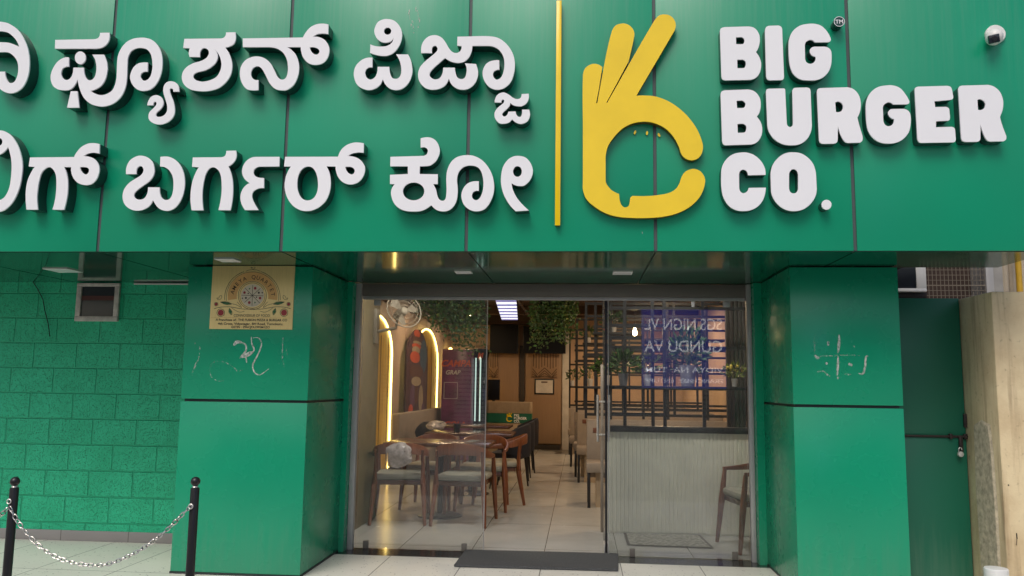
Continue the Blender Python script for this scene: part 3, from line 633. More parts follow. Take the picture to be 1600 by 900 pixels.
letter(k2, [[g((K_, "215,375* 220,290 260,210 330,160 400,145 480,165 545,225 570,310 560,390 510,460 430,520 350,580 315,630 330,675 380,695 440,680 480,620 490,540* 635,542* 640,620 665,675 720,700 770,675 800,600 808,490 795,400 755,330 700,290 640,280* 645,160* 740,158 820,190 890,260 935,360 950,470 940,580 905,690 840,785 760,830 680,830 610,790 552,700* 510,770 440,815 350,833 260,810 195,750 172,660 190,570 250,490 330,435 400,390 432,340 425,295 395,275 360,295 345,340 345,375*"))]], .10, m_white, m_side)
letter(k2, [[g((L_, "330,168* 690,165* 728,150 745,120 748,85* 870,82* 875,160 840,230 775,280* 810,370 830,480 832,600 820,730 800,828* 650,825* 670,740 688,620 690,500 680,400 650,330 590,290 540,305 495,370 465,480 450,600 450,720 462,828* 315,828* 300,700 305,580 330,450 375,340 405,290* 320,285*"))],
    [g((L_, "1415,160* 1410,280* 1160,282* 1110,305 1088,350 1105,395 1150,418 1220,425* 1220,550* 1150,555 1090,590 1070,640 1085,710 1150,825* 980,825* 935,740 925,650 950,570 1000,510 1040,490* 980,440 950,380 948,310 980,235 1050,175 1130,160*"))]], .10, m_white, m_side)
letter(k2, [[g((M_, "205,240* 865,238* 900,160 970,95 1050,65 1110,60 1188,70* 1185,190* 1110,185 1040,200 985,230* 1060,238 1140,275 1195,350 1200,420 1170,500 1110,560 1020,585 930,560 865,490 838,410 835,360* 720,358* 755,430 772,530 768,640 725,765 645,855 550,905 470,917 390,905 300,850 235,760 200,640 205,520 235,430 275,360* 190,360*")), g((M_, "490,360 555,385 600,470 615,590 600,690 555,760 480,785 410,755 365,670 355,570 370,470 420,390")), g((M_, "955,365* 1020,365 1065,390 1072,430 1040,460 1000,445 970,410"))]], .10, m_white, m_side)
letter(k2, [[g((O_, "160,320* 570,308* 610,290 628,245 610,212 580,200 538,205* 538,88* 620,75 690,90 745,140 775,220 770,290 730,370 660,425 600,435 528,438* 525,535* 752,538* 752,660* 695,660* 730,730 745,800 770,850 810,870 845,850 858,790 862,720 858,600 870,490 915,390 990,325 1090,300 1190,305 1290,350 1370,430 1430,540 1455,660 1450,770"), (P_, "850,680 780,770 690,800 600,785 520,720 487,620 500,540 550,465 620,430 705,425* 705,545* 650,550 620,592 630,640 675,662 720,630 755,540 762,430 740,320 690,250 600,228 520,245 455,310 432,400 440,500 440,580 425,670 380,750 310,795 240,800 170,780 110,725*"), (O_, "560,990 440,1003 330,990 250,950 195,880 167,780 180,710 215,660* 155,660* 155,545* 378,535* 378,438* 158,438*")), circ(590 + 450 / 8, 205 + 752 / 8, 134 / 8, 112 / 8)],
    [g((P_, "1330,790* 1165,800* 1090,720 1020,600 985,470 985,350 1010,240 1070,155 1140,115 1210,108 1290,130 1350,195 1380,280 1370,360 1330,430 1270,478 1210,485 1160,475 1115,450* 1130,530 1180,630 1250,715")), circ(660 + 1188 / 8, 230 + 303 / 8, 55 / 8, 67 / 8)]], .10, m_white, m_side)

# yellow bar
a, b_ = atY(867, 352, YF - .05), atY(877.5, 0.5, YF - .05)
vb = thing('divider_bar', 'tall thin yellow bar between the Kannada letters and the hand emblem', 'sign bar', ((a.x + b_.x) / 2, YF, a.z))
m = MB(); m.box(a.x, b_.x, YF - .05, YF - .038, a.z, b_.z, .001); m.build('bar_face', m_yel, vb)
m = MB(); m.box(a.x + .001, b_.x - .001, YF - .0375, YF - .001, a.z + .001, b_.z - .001); m.build('bar_return', m_yside, vb)

# hand emblem
hd = thing('hand_emblem', 'large yellow hand emblem pinching a round gap with three fingers raised', 'sign emblem', (0.4, YF, 3.2))
Q_, R2, S_ = (880, 10, 6.667), (880, 130, 6.667), (880, 225, 6.667)
letter(hd, [[g((Q_, "205,720 225,650 270,612 320,597 370,607 408,632* 372,860*"), (R2, "343,208* 354,208*"), (Q_, "436,560* 505,265 545,200 590,182 640,178 700,205 735,255 740,310 680,575*"), (R2, "449,203* 461,200*"), (Q_, "945,155 1000,95 1060,83 1120,100 1160,145 1173,200 1158,255*"), (R2, "762,130* 860,128 960,138 1080,180 1200,255 1310,360 1400,490 1450,620 1455,690 1430,755 1390,790 1330,802 1270,780 1230,735 1205,660 1150,560 1070,475 980,425 900,403 820,400 720,418 620,470 530,560 470,650 445,740 442,830*"), (S_, "442,390* 460,430 510,485 582,520* 590,590 610,640 645,660 680,645 694,600 700,560 722,540* 870,542 1000,530 1100,510 1170,470 1210,410 1230,350 1260,300 1310,268 1370,260 1430,285 1470,340 1478,400 1450,500 1400,580 1310,660 1190,720 1050,755 880,770 700,768 560,755 430,715 310,640 240,570 207,480 205,400*"), (R2, "205,400*"))]], .055, m_yel, m_yside, 'hand_face')
for x, y, an in ((748, 512, .35), (873, 518, .1), (998, 538, -.45)):
    cs, sn = math.cos(an), math.sin(an)
    letter(hd, [[[Vector((880 + (x + 11 * math.cos(t) * cs + 21 * math.sin(t) * sn) / 6.667, 130 + (y + 11 * math.cos(t) * sn * -1 * -1 - 21 * math.sin(t) * cs) / 6.667)) for t in [2 * PI * k / 16 for k in range(16)]]]], .014, m_yel, m_yside, 'seed')

# Latin lettering
la = thing('sign_lettering', 'white rounded capitals reading BIG BURGER CO. beside the yellow hand', 'sign', (1.6, YF, 3.1), 'white lettering on the fascia')
T_, U_, V_, W_, X_ = (1115, 25, 8), (1115, 125, 8), (1265, 125, 8), (1400, 125, 8), (1115, 225, 8)
for L in ([g((T_, "80,190* 92,155 140,138* 430,130* 510,150 565,220 578,310 560,395 530,452* 575,520 595,600 580,700 530,770 460,797* 150,803* 112,790 98,750*")), g((T_, "280,265* 350,262* 380,283 385,320 372,346 350,352* 282,352*")), g((T_, "295,545* 365,543* 397,565 402,605 388,642 365,652* 298,652*"))],
          [g((T_, "642,190* 655,142 690,122* 810,118* 845,135 858,180* 880,750* 872,788 845,800* 710,803* 672,790 657,750*"))],
          [g((T_, "1440,325* 1464,305 1460,270 1420,195 1350,125 1270,98 1180,98 1080,120 990,190 945,290 938,400 945,560 965,660 1010,740 1090,792 1180,803 1280,800 1370,765 1440,690 1470,600 1475,520 1470,440 1440,400 1390,383* 1260,383* 1220,400 1203,435 1215,475 1245,500 1275,508* 1275,545 1250,582 1205,597 1160,575 1143,530* 1140,370* 1155,325 1200,298 1240,305 1265,328*"))],
          [g((U_, "88,180* 102,143 150,128* 430,118* 515,145 575,220 590,310 575,400 540,458* 590,530 608,620 595,700 545,775 470,805* 150,815* 120,800 107,760*")), g((U_, "288,258* 360,255* 392,280 398,310 382,342 360,350* 293,350*")), g((U_, "298,548* 370,545* 405,570 410,605 395,647 370,658* 302,660*"))],
          [g((U_, "655,140* 668,115 700,108* 870,105* 890,110 895,130* 915,545* 930,575 957,588 985,570 993,540* 985,130* 1000,105 1030,97* 1165,93* 1200,108 1213,145* 1228,560* 1215,650 1165,740 1080,800 960,815 850,795 750,730 690,640 672,560*"))],
          [g((V_, "92,150* 105,112 150,100* 470,90* 550,115 615,190 640,290 632,385 598,470* 620,560 662,700* 660,755 630,782* 480,786* 440,770 405,720 375,650 353,575* 352,740* 340,780 300,795* 180,797* 135,785 118,740*")), g((V_, "320,278* 370,270 410,300 418,340 400,385 360,402 330,398*"))],
          [g((V_, "1215,303* 1243,290 1245,260 1200,180 1130,100 1040,67 960,67 850,90 760,160 712,260 703,370 715,560 740,650 800,730 880,778 970,793 1070,785 1160,745 1235,660 1262,560 1262,440 1235,385 1180,360* 1030,362* 1000,375 982,410 995,450 1025,478 1055,488* 1055,522 1030,560 985,578 940,555 922,510* 915,350* 930,310 980,278 1020,285 1045,305*"))],
          [g((W_, "235,130* 245,95 285,82* 640,72* 682,85 700,120* 715,200* 710,235 680,248* 480,265* 490,338* 620,335* 655,348 668,380* 675,470* 667,500 640,508* 500,515* 500,590* 690,585* 727,598 740,630* 748,740* 738,770 710,778* 320,785* 285,772 268,730*"))],
          [g((W_, "780,120* 792,83 830,70* 1150,60* 1230,85 1300,150 1338,250 1335,360 1300,460* 1320,540 1375,690* 1377,738 1345,765* 1180,768* 1140,752 1105,700 1075,620 1057,550* 1055,725* 1042,760 1000,772* 880,773* 832,758 815,715*")), g((W_, "1018,248* 1060,240 1105,270 1118,310 1100,355 1060,375 1025,372*"))],
          [g((X_, "650,385* 640,300 590,210 510,140 420,108 350,105 250,125 160,190 105,290 95,400 100,560 125,670 190,770 280,825 380,838 480,820 570,765 630,670 655,545* 440,548* 420,590 375,615 335,595 320,545* 318,390* 330,342 370,320 415,342 430,390*"))],
          [g((X_, "998,103 1100,120 1190,180 1250,260 1280,370* 1290,560* 1270,660 1200,760 1110,820 1000,838 890,815 790,740 730,640 718,560* 713,370* 740,260 810,170 900,115")), g((X_, "998,313 1040,335 1057,380* 1058,560* 1040,600 1000,617 960,600 943,555* 943,380* 960,335"))],
          [circ(1115 + 1412 / 8, 225 + 758 / 8, 62 / 8)]):
    letter(la, [L], .078, m_white, m_side)
# small round trade mark badge
p = atY(1311.5, 33.5, YF - .075)
tm = thing('trademark_badge', 'tiny round green badge reading TM above the letter G', 'sign badge', (p.x, YF, p.z))
r = (atY(1320, 33.5, YF - .075) - p).length
m = MB(); m.lathe([(r, -.0735), (r, -.001)], (p.x, YF, p.z), 24, 'Y'); m.build('badge_body', m_side, tm)
m = MB()
for k in range(32):
    t0, t1 = 2 * PI * k / 32, 2 * PI * (k + 1) / 32
    m.poly([(p.x + rr * math.cos(t), YF - .0745, p.z + rr * math.sin(t)) for rr, t in ((r * .9, t0), (r, t0), (r, t1), (r * .9, t1))])
m.build('rim', m_white, tm)
m = MB(); m.mesh(text_mesh('TM', r * 1.05, bold=.0006), Matrix.Translation((p.x, YF - .0750, p.z - r * .38))); m.build('lettering', m_white, tm)

# ------------------------------------------------------------------ wall camera
p = atY(1560, 51, YF - .05)
cc = thing('security_camera', 'small white turret security camera fixed to the fascia right of the lettering', 'security camera', (p.x, YF, p.z))
m = MB(); m.lathe([(.062, -.001), (.062, -.018), (.056, -.026)], (p.x, YF, p.z + .005), 28, 'Y'); m.build('mount_plate', m_plastic, cc)
m = MB(); m.lathe([(.052 * math.sin(PI * k / 15), -.052 * math.cos(PI * k / 15)) for k in range(1, 15)], (0, 0, 0), 26, 'Y').tf(Matrix.Translation((p.x - .030, YF - .055, p.z - .032)) @ Matrix.Scale(1.0, 4)); m.build('housing', m_plastic, cc)
d_ = Euler((math.radians(12), math.radians(-8), math.radians(-12))).to_matrix().to_4x4()
m = MB(); m.box(-.032, .032, -.014, .014, -.026, .026, .006).tf(Matrix.Translation((p.x - .055, YF - .098, p.z - .062)) @ d_); ln = m.build('lens_window', m_lens, cc)
m = MB(); m.lathe([(.015, -.0185), (.017, -.0148)], (0, 0, 0), 18, 'Y').tf(Matrix.Translation((p.x - .055, YF - .098, p.z - .062)) @ d_); m.build('lens', m_black, ln)

# ------------------------------------------------------------------ gold plaque on the left pillar (drawn on a 1038 x 900 crop, 6.92 px per photo px)
PL = thing('plaque', 'square gold plaque with pizza emblem and small black print on the left pillar', 'plaque', (-2.5, YP, 2.1))
YQ = YP - .010
def pq(x, y): q = atY(320 + x / 6.92, 395 + y / 6.92, YQ); return (q.x, q.z)
c0 = pq(47, 823); c1 = pq(943, 823); wq = c1[0] - c0[0]; zq = ZS - .004
m = MB(); m.box(c0[0], c1[0], YQ, YP - .0005, c0[1], zq, .001); m.build('plate', m_gold, PL)
yi = YQ - .0012
SC = YP / FPX / 6.92            # metres per crop pixel
def ln_(m, pts, wd=4.5, smooth=True, y=yi):
    pp = sm(pts, 5) if smooth and len(pts) > 2 else [Vector(p) for p in pts]
    m.ribbon([pq(p.x, p.y) for p in pp], wd * SC, y)
def arc(cx, cy, r, a0, a1, n=28, ry=None): return [(cx + r * math.cos(math.radians(a0 + (a1 - a0) * k / n)), cy - (ry or r) * math.sin(math.radians(a0 + (a1 - a0) * k / n))) for k in range(n + 1)]
m = MB()
for k in range(40):
    t0, t1 = [math.radians(-8 + 196 * (k + j) / 40) for j in (0, 1)]
    m.poly([(*pq(516 + rr * math.cos(t), 475 - rr * math.sin(t)), 0) for rr, t in ((170, t0), (268, t0), (268, t1), (170, t1))])
for v in m.b.verts: v.co = (v.co.x, yi + .0008, v.co.y)
m.build('orange_arc', m_peach, PL)
m = MB(); m.disc(*pq(515, 462), 133 * SC, 128 * SC, yi + .0006, 40); m.build('pizza_disc', m_cream, PL)
m = MB()
ln_(m, arc(515, 462, 152, 0, 360), 5); ln_(m, arc(515, 462, 136, 25, 370), 4)
for t in range(0, 180, 45):
    a_ = math.radians(t + 2); ln_(m, [(515 + 118 * math.cos(a_), 462 + 112 * math.sin(a_)), (515 - 118 * math.cos(a_), 462 - 112 * math.sin(a_))], 5, False)
ln_(m, arc(516, 490, 300, -4, 72), 5); ln_(m, arc(516, 490, 300, 108, 184), 5); ln_(m, arc(516, 490, 283, -6, 186), 4)
ln_(m, [(445, 200), (480, 186), (520, 182), (545, 160), (530, 152)], 4); ln_(m, [(600, 200), (565, 186), (528, 182), (505, 165), (512, 152)], 4); ln_(m, [(498, 165), (505, 155), (525, 165)], 4)
for s in (1, -1):
    f_ = lambda x: 515 + s * (x - 515)
    ln_(m, [(f_(100), 605), (f_(170), 588), (f_(270), 585), (f_(360), 600), (f_(440), 610), (f_(515), 606)], 5)
    ln_(m, [(f_(175), 535), (f_(260), 545), (f_(340), 562), (f_(395), 592), (f_(385), 570), (f_(350), 530)], 4); ln_(m, [(f_(290), 592), (f_(330), 622), (f_(380), 642), (f_(430), 632)], 4)
    ln_(m, [(f_(130), 488), (f_(150), 492), (f_(160), 470), (f_(180), 462), (f_(183), 485), (f_(165), 505), (f_(140), 505), (f_(130), 488)], 4)
    ln_(m, arc(f_(173), 648, 41, 0, 360), 5); ln_(m, arc(f_(123), 555, 20, 0, 360), 4)
    ln_(m, [(f_(168), 532), (f_(215), 528), (f_(260), 535), (f_(288), 556), (f_(240), 562), (f_(200), 550), (f_(168), 532)], 4); ln_(m, [(f_(265), 600), (f_(260), 640), (f_(288), 672), (f_(295), 635), (f_(265), 600)], 4)
for x, y, r_ in ((470, 440, 8), (622, 432, 8), (560, 480, 8), (407, 492, 8), (585, 432, 12), (445, 488, 12)): m.disc(*pq(x, y), r_ * SC, r_ * SC, yi, 10)
m.build('line_drawing', m_ink, PL)
m = MB()
m.b.free()
for x, y, r_, o_ in ((545, 383, 16, -.0003), (482, 538, 16, -.0003), (430, 430, 15, -.0003), (598, 490, 15, -.0003), (857, 648, 34, .0003), (173, 648, 34, .0003), (907, 555, 17, .0003), (123, 555, 17, .0003)):
    m = MB(); m.disc(*pq(x, y), r_ * SC, r_ * SC, yi + o_, 18); m.build('tomato_print', m_red, PL)
m = MB()
for s in (1, -1):
    for pts in ([(168, 532), (215, 530), (260, 537), (286, 555), (240, 560), (200, 549)], [(266, 602), (262, 640), (287, 670), (293, 635)]): m = MB(); m.poly([(pq(515 + s * (x - 515), y)[0], yi + .0003, pq(515 + s * (x - 515), y)[1]) for x, y in pts]); m.build('leaf_print', m_leafp, PL)
for x, y in ((484, 388), (543, 538)): m = MB(); m.disc(*pq(x, y), 13 * SC, 13 * SC, yi - .0003, 3); m.build('leaf_print', m_leafp, PL)
m = MB()
for i, ch in enumerate('AMEYA QUARTET'):
    a_ = math.radians(164 - i * (154 / 12.0)); x, y = 516 + 205 * math.cos(a_), 488 - 205 * math.sin(a_)
    q = pq(x, y); m.mesh(text_mesh(ch, 62 * SC, bold=.0002), Matrix.Translation((q[0], yi - .0003, q[1])) @ Matrix.Rotation(-(a_ - PI / 2), 4, 'Y'))
m.build('arched_print', m_ink, PL)
def tline(m, s, x0, x1, y, size, bold=0):
    me = text_mesh(s, size * SC, bold=bold); wd = max(v.co.x for v in me.vertices) - min(v.co.x for v in me.vertices); q = pq((x0 + x1) / 2, y)
    m = MB(); m.mesh(me, Matrix.Translation((q[0], yi - .0003, q[1])) @ Matrix.Diagonal(((x1 - x0) * SC / wd, 1, 1, 1))); m.build('text_line', m_ink, PL)
tline(m, 'CONNOISSEUR OF FOOD', 300, 715, 692, 42)
tline(m, 'A Franchisee of : THE FUSION PIZZA & BURGAR CO', 92, 915, 738, 36, .0005); tline(m, '4th Cross, Vidyanagar, BH Road, Tumokuru.', 118, 868, 780, 36, .0005); tline(m, 'GSTIN : 29ACJFA1995M1ZO', 272, 716, 815, 34, .0005)
m = MB(); ln_(m, [(62, 700), (935, 706)], 2.2, False); m.build('rule_line', m_peach, PL)

# ------------------------------------------------------------------ right side: plaster wall, sheet door, alley
YC = 5.80
CX0 = atY(1557, 600, YC).x; CZ = atY(1575, 455.5, YC).z; YSD = 6.27
cw = thing('plaster_wall', 'stained cream plaster boundary wall with rough cement patch at the right edge', 'wall', (CX0 + .5, YC, 0))
m = MB(); m.box(CX0, CX0 + 3.2, YC, YSD + .06, -.1, CZ, .012); m.build('wall', m_plaster, cw)
pa = MB(); pb = [(YC + .10, .0), (YC + .095, .6), (YC + .11, 1.0), (YC + .13, 1.16), (YC + .22, 1.19), (YC + .33, 1.15), (YC + .35, .7), (YC + .33, 0)]
v0 = [pa.b.verts.new((CX0 - .012, y, z)) for y, z in pb]; v1 = [pa.b.verts.new((CX0 + .004, y + (.02 if y < YC + .2 else -.02) * -1, z + .02)) for y, z in pb]
pa.b.faces.new(v0)
for k in range(len(pb)): pa.b.faces.new((v0[k], v0[(k + 1) % len(pb)], v1[(k + 1) % len(pb)], v1[k]))
pa.build('cement_patch', m_patch, cw)
m = MB()
for x, y, x2, y2, wd in ((1588, 833, 1589, 842, 1.6), (1589, 836, 1588, 852, .8), (1575, 757, 1576, 759, 2)):
    a, b_ = atY(x, y, YC), atY(x2, y2, YC); m.ribbon([(a.x, a.z), (b_.x, b_.z)], wd * YC / FPX, YC - .002)
m.build('dark_stain', m_rust, cw)
dz = atY(1450, 466, YSD).z
sd_ = thing('sheet_door', 'tall dark green sheet metal side door with iron bolt and padlock', 'door', (2.9, YSD, 0))
zr = atY(1460, 681, YSD).z
m = MB(); m.box(RPX1 + .004, CX0 - .006, YSD, YSD + .035, 0.02, zr - .012, .002); m.box(RPX1 + .004, CX0 - .006, YSD, YSD + .035, zr + .002, dz, .002); m.build('door_sheet', m_sheet, sd_)
m = MB(); m.tube([(RPX1 + .02, YSD - .014, zr), (CX0 + .01, YSD - .014, zr)], .007, 8); m.build('bolt_rod', m_rust, sd_)
m = MB()
hx = atY(1490, 684, YSD).x
for px in (1484, 1507): x = atY(px, 682, YSD).x; m.box(x - .012, x + .012, YSD - .026, YSD - .001, zr - .018, zr + .018, .003)
for px, y in ((1507, 655),): q = atY(px, y, YSD); m.box(q.x - .012, q.x + .02, YSD - .02, YSD - .001, q.z - .06, q.z + .04, .003)
q = atY(1500, 695, YSD); m.box(q.x - .014, q.x + .014, YSD - .024, YSD - .008, q.z - .05, q.z + .06, .003, ); m.build('hasp', m_rust, sd_)
q = atY(1497, 709, YSD)
pk = thing('padlock', 'small steel padlock hanging open from the bolt of the green sheet door', 'padlock', (q.x, YSD - .03, q.z))
m = MB(); m.lathe([(.004, -.052), (.019, -.05), (.021, -.044), (.021, -.032), (.019, -.027), (.004, -.026)], (q.x, YSD, q.z), 20, 'Y'); m.build('lock_body', m_steel, pk)
m = MB(); m.tube([(q.x - .012, YSD - .038, q.z + .012), (q.x - .012, YSD - .038, q.z + .035), (q.x - .006, YSD - .038, q.z + .046), (q.x + .002, YSD - .038, q.z + .048), (q.x + .010, YSD - .038, q.z + .042), (q.x + .011, YSD - .038, q.z + .03)], .0032, 8); m.build('shackle', m_steel, pk)
q = atY(1560, 889, 5.55)
pv = thing('pvc_pipe', 'short capped white plastic pipe standing at the foot of the plaster wall', 'pipe', (q.x, 5.55, 0))
m = MB(); m.lathe([(.062, 0), (.062, q.z - .062)], (q.x, 5.58, 0), 26); m.build('pipe', m_pvc, pv)
m = MB(); m.lathe([(.069, q.z - .066), (.071, q.z - .06), (.071, q.z - .006), (.066, q.z), (.03, q.z + .002)], (q.x, 5.58, 0), 26); m.build('cap', m_pvc, pv)
# air conditioner outdoor unit
Y1 = 7.3; a, b_ = atY(1380, 455.5, Y1), atY(1446, 405, Y1)
ac = thing('air_conditioner', 'white window air conditioner with black front jutting out above the sheet door', 'air conditioner', (a.x, Y1, a.z))
m = MB(); fr = .085
m.box(a.x, b_.x, Y1, Y1 + .55, a.z, a.z + .03, .004); m.box(a.x, b_.x, Y1, Y1 + .55, b_.z - .03, b_.z, .004); m.box(b_.x - fr, b_.x, Y1 + .0005, Y1 + .55, a.z + .031, b_.z - .031, .004); m.box(a.x, a.x + .03, Y1 + .0005, Y1 + .55, a.z + .031, b_.z - .031, .004); m.build('casing', m_plastic, ac)
m = MB(); m.box(a.x + .03, b_.x - fr, Y1 + .012, Y1 + .03, a.z + .03, b_.z - .03)
for k in range(12):
    z = a.z + .045 + k * (b_.z - a.z - .09) / 11; m.box(a.x + .031, b_.x - fr - .001, Y1 + .003, Y1 + .0118, z - .005, z + .003)
m.build('grille', m_lens, ac)
m = MB(); m.box(a.x, b_.x + .02, Y1 + .05, Y1 + .5, a.z - .05, a.z - .002, .004); m.build('bracket', m_rust, ac)
# wire mesh window, column, sheet wall and pipe in the alley
Y2 = 8.0; a, b_ = atY(1440, 470, Y2), atY(1537, 410, Y2)
mg = thing('mesh_grille', 'rusty square wire mesh window in the alley above the sheet door', 'window grille', (a.x, Y2, a.z - .3))
m = MB(); nx = 16; z0, z1 = a.z - .35, b_.z + .35
for k in range(nx + 1): x = a.x + (b_.x - a.x) * k / nx; m.box(x - .0022, x + .0022, Y2, Y2 + .004, z0, z1)
k = 0
while z0 + k * .05 < z1: z = z0 + k * .05; m.box(a.x, b_.x, Y2 - .005, Y2 - .001, z - (.005 if k % 5 == 0 else .0022), z + (.005 if k % 5 == 0 else .0022)); k += 1
m.build('wire_mesh', m_mesh, mg)
m = MB(); m.box(b_.x, b_.x + .07, Y2 - .03, Y2 + .06, z0, z1, .004); m.build('frame', m_alu, mg)
m = MB(); m.box(a.x - .6, b_.x + .07, Y2 + .35, Y2 + .4, 0, z1 + .3); m.build('dark_interior', m_ceil, mg)
c0_, c1_ = atY(1546, 440, Y2 - .02), atY(1568, 440, Y2 - .02)
m = MB(); m.box(c0_.x, c1_.x, Y2 - .02, Y2 + .5, 0, 4.2, .01); tag(m.build('alley_column', m_concrete_r), 'grey plastered column in the alley beside the mesh window', 'column')
m = MB(); x = c1_.x + .02
while x < c1_.x + 2.2: m.tube([(x, 8.5, 0), (x, 8.5, 3.4)], .045, 10); x += .082
cs_ = thing('corrugated_fence', 'cream corrugated sheet fence at the far end of the alley', 'fence', (c1_.x + 1, 8.5, 0)); m.build('sheeting', m_corr, cs_)
q = atY(1592, 430, 8.3); m = MB(); m.tube([(q.x, 8.3, .0), (q.x, 8.3, 3.6)], .028, 12); tag(m.build('gas_pipe', m_yellowpipe), 'vertical yellow gas pipe in front of the cream corrugated fence', 'pipe')

# ------------------------------------------------------------------ the room: linings
random.seed(4)
pier = thing('entrance_pier', 'olive beige plastered pier just inside the glass on the left', 'pier', (-2.4, 7.7, 0))
m = MB(); px_ = atY(587, 700, 8.5).x; m.box(XL, px_, 7.08, 8.5, 0, ZC - .01, .006); m.build('pier_shaft', m_pier, pier)
m = MB(); m.box(XL, px_ + .015, 8.3, 8.52, .001, .12, .004); m.build('skirting', m_slat, pier)
wp = thing('wall_panelling', 'peach wall panels with narrow dark joints along the left side of the room', 'wall panelling', (XL, 13, 0))
y = 8.55
while y < YB - .2:
    m = MB(); m.box(XL + .001, XL + .022, y, min(y + .93, YB - .01), .13, 2.62, .003); m.build('wall_panel', m_wallw, wp); y += .945
m = MB(); m.box(XL + .001, XL + .03, 8.55, YB - .01, .001, .12, .003); m.build('skirting', m_slat, wp)
m = MB(); m.box(XL + .001, XL + .10, 8.55, YB - .01, 2.64, 2.75, .003); m.build('top_rail', m_groove, wp)
def arch(y0, y1, z1, lab, zs_=1.82):
    t = thing('wall_arch', lab, 'wall arch', (XL, (y0 + y1) / 2, 0), 'yellow lit arches on the left wall')
    yc, ry, rz = (y0 + y1) / 2, (y1 - y0) / 2, z1 - zs_; out = [(y0, .08)] + [(yc - ry * math.cos(PI * k / 24), zs_ + rz * math.sin(PI * k / 24)) for k in range(25)] + [(y1, .08)]
    m = MB(); X0, X1 = XL + .024, XL + .10
    a = [m.b.verts.new((X1, y, z)) for y, z in out]; b = [m.b.verts.new((X0, y, z)) for y, z in out]; m.b.faces.new(a); m.b.faces.new(b[::-1]); n = len(out)
    for k in range(n): m.b.faces.new((a[k], b[k], b[(k + 1) % n], a[(k + 1) % n]))
    m.build('arch_board', m_arch, t, ang=25)
    m = MB(); m.tube([(X1 + .012, y, z) for y, z in out], .016, 8); led = m.build('led_strip', m_led, t)
    for k in range(int((y1 - y0) / .12)):
        if k % 4 == 1: m = MB(); yy = y0 + .06 + .12 * k; m.box(X1, X1 + .006, yy - .004, yy + .004, .1, zs_ + rz * .5, .001); m.build('board_joint', m_groove, t)
    return t
arch(10.2, 11.97, 2.36, 'yellow arch with glowing edge strip nearest the entrance pier')
arch(13.7, 15.9, 2.42, 'yellow arch with glowing edge strip framing the painted mural board')
arch(17.0, 17.95, 2.2, 'small yellow arch with glowing edge at the far back corner')
# mural board: plain abstract shapes
MY = lambda y: 13.85 + (y - 14.4) * 1.4
mu_ = thing('mural_board', 'tall rounded dark mural board with orange and blue abstract shapes', 'mural', (XL + .12, 14.5, .5))
def yz(pts, x, mat, name):
    m = MB(); m.poly([(x, y, z) for y, z in pts]); return m.build(name, mat, mu_, smooth=False)
Xm = XL + .135
out = [(MY(y), z) for y, z in [(13.75, .85)] + [(14.4 - .65 * math.cos(PI * k / 16), 1.75 + .60 * math.sin(PI * k / 16)) for k in range(17)] + [(15.05, .85)]]
m = MB(); a = [m.b.verts.new((Xm, y, z)) for y, z in out]; b = [m.b.verts.new((Xm - .03, y, z)) for y, z in out]; m.b.faces.new(a)
for k in range(len(out)): m.b.faces.new((a[k], b[k], b[(k + 1) % len(out)], a[(k + 1) % len(out)]))
m.build('board', P('mural ground', (0.085, 0.04, 0.045), .5, var=.5, vs=5), mu_)
mats = [m_logo_red, P('mural blue', (.06, .13, .2), .5), P('mural cream', (.42, .34, .22), .5), P('mural brown', (.12, .045, .02), .5), P('mural mauve', (.13, .06, .12), .5)]
for k, (yc, zc, ry, rz, mi) in enumerate(((14.3, 2.27, .2, .07, 0), (14.3, 2.17, .26, .05, 3), (14.32, 2.11, .27, .035, 2), (14.28, 2.05, .28, .05, 0), (14.3, 1.93, .3, .05, 4), (14.25, 1.98, .24, .07, 2), (14.2, 1.86, .3, .1, 0), (14.72, 1.9, .22, .3, 1), (14.3, 1.62, .42, .12, 3), (14.3, 1.45, .3, .08, 2), (14.1, 1.2, .16, .2, 4), (14.6, 1.15, .14, .24, 2), (14.32, 1.22, .12, .16, 3), (14.0, .98, .12, .09, 0), (14.75, .98, .1, .09, 4))):
    yz([(MY(yc + ry * math.cos(2 * PI * j / 18)), zc + rz * math.sin(2 * PI * j / 18)) for j in range(18)], Xm + .002 + k * .0006, mats[mi], 'painted_shape')

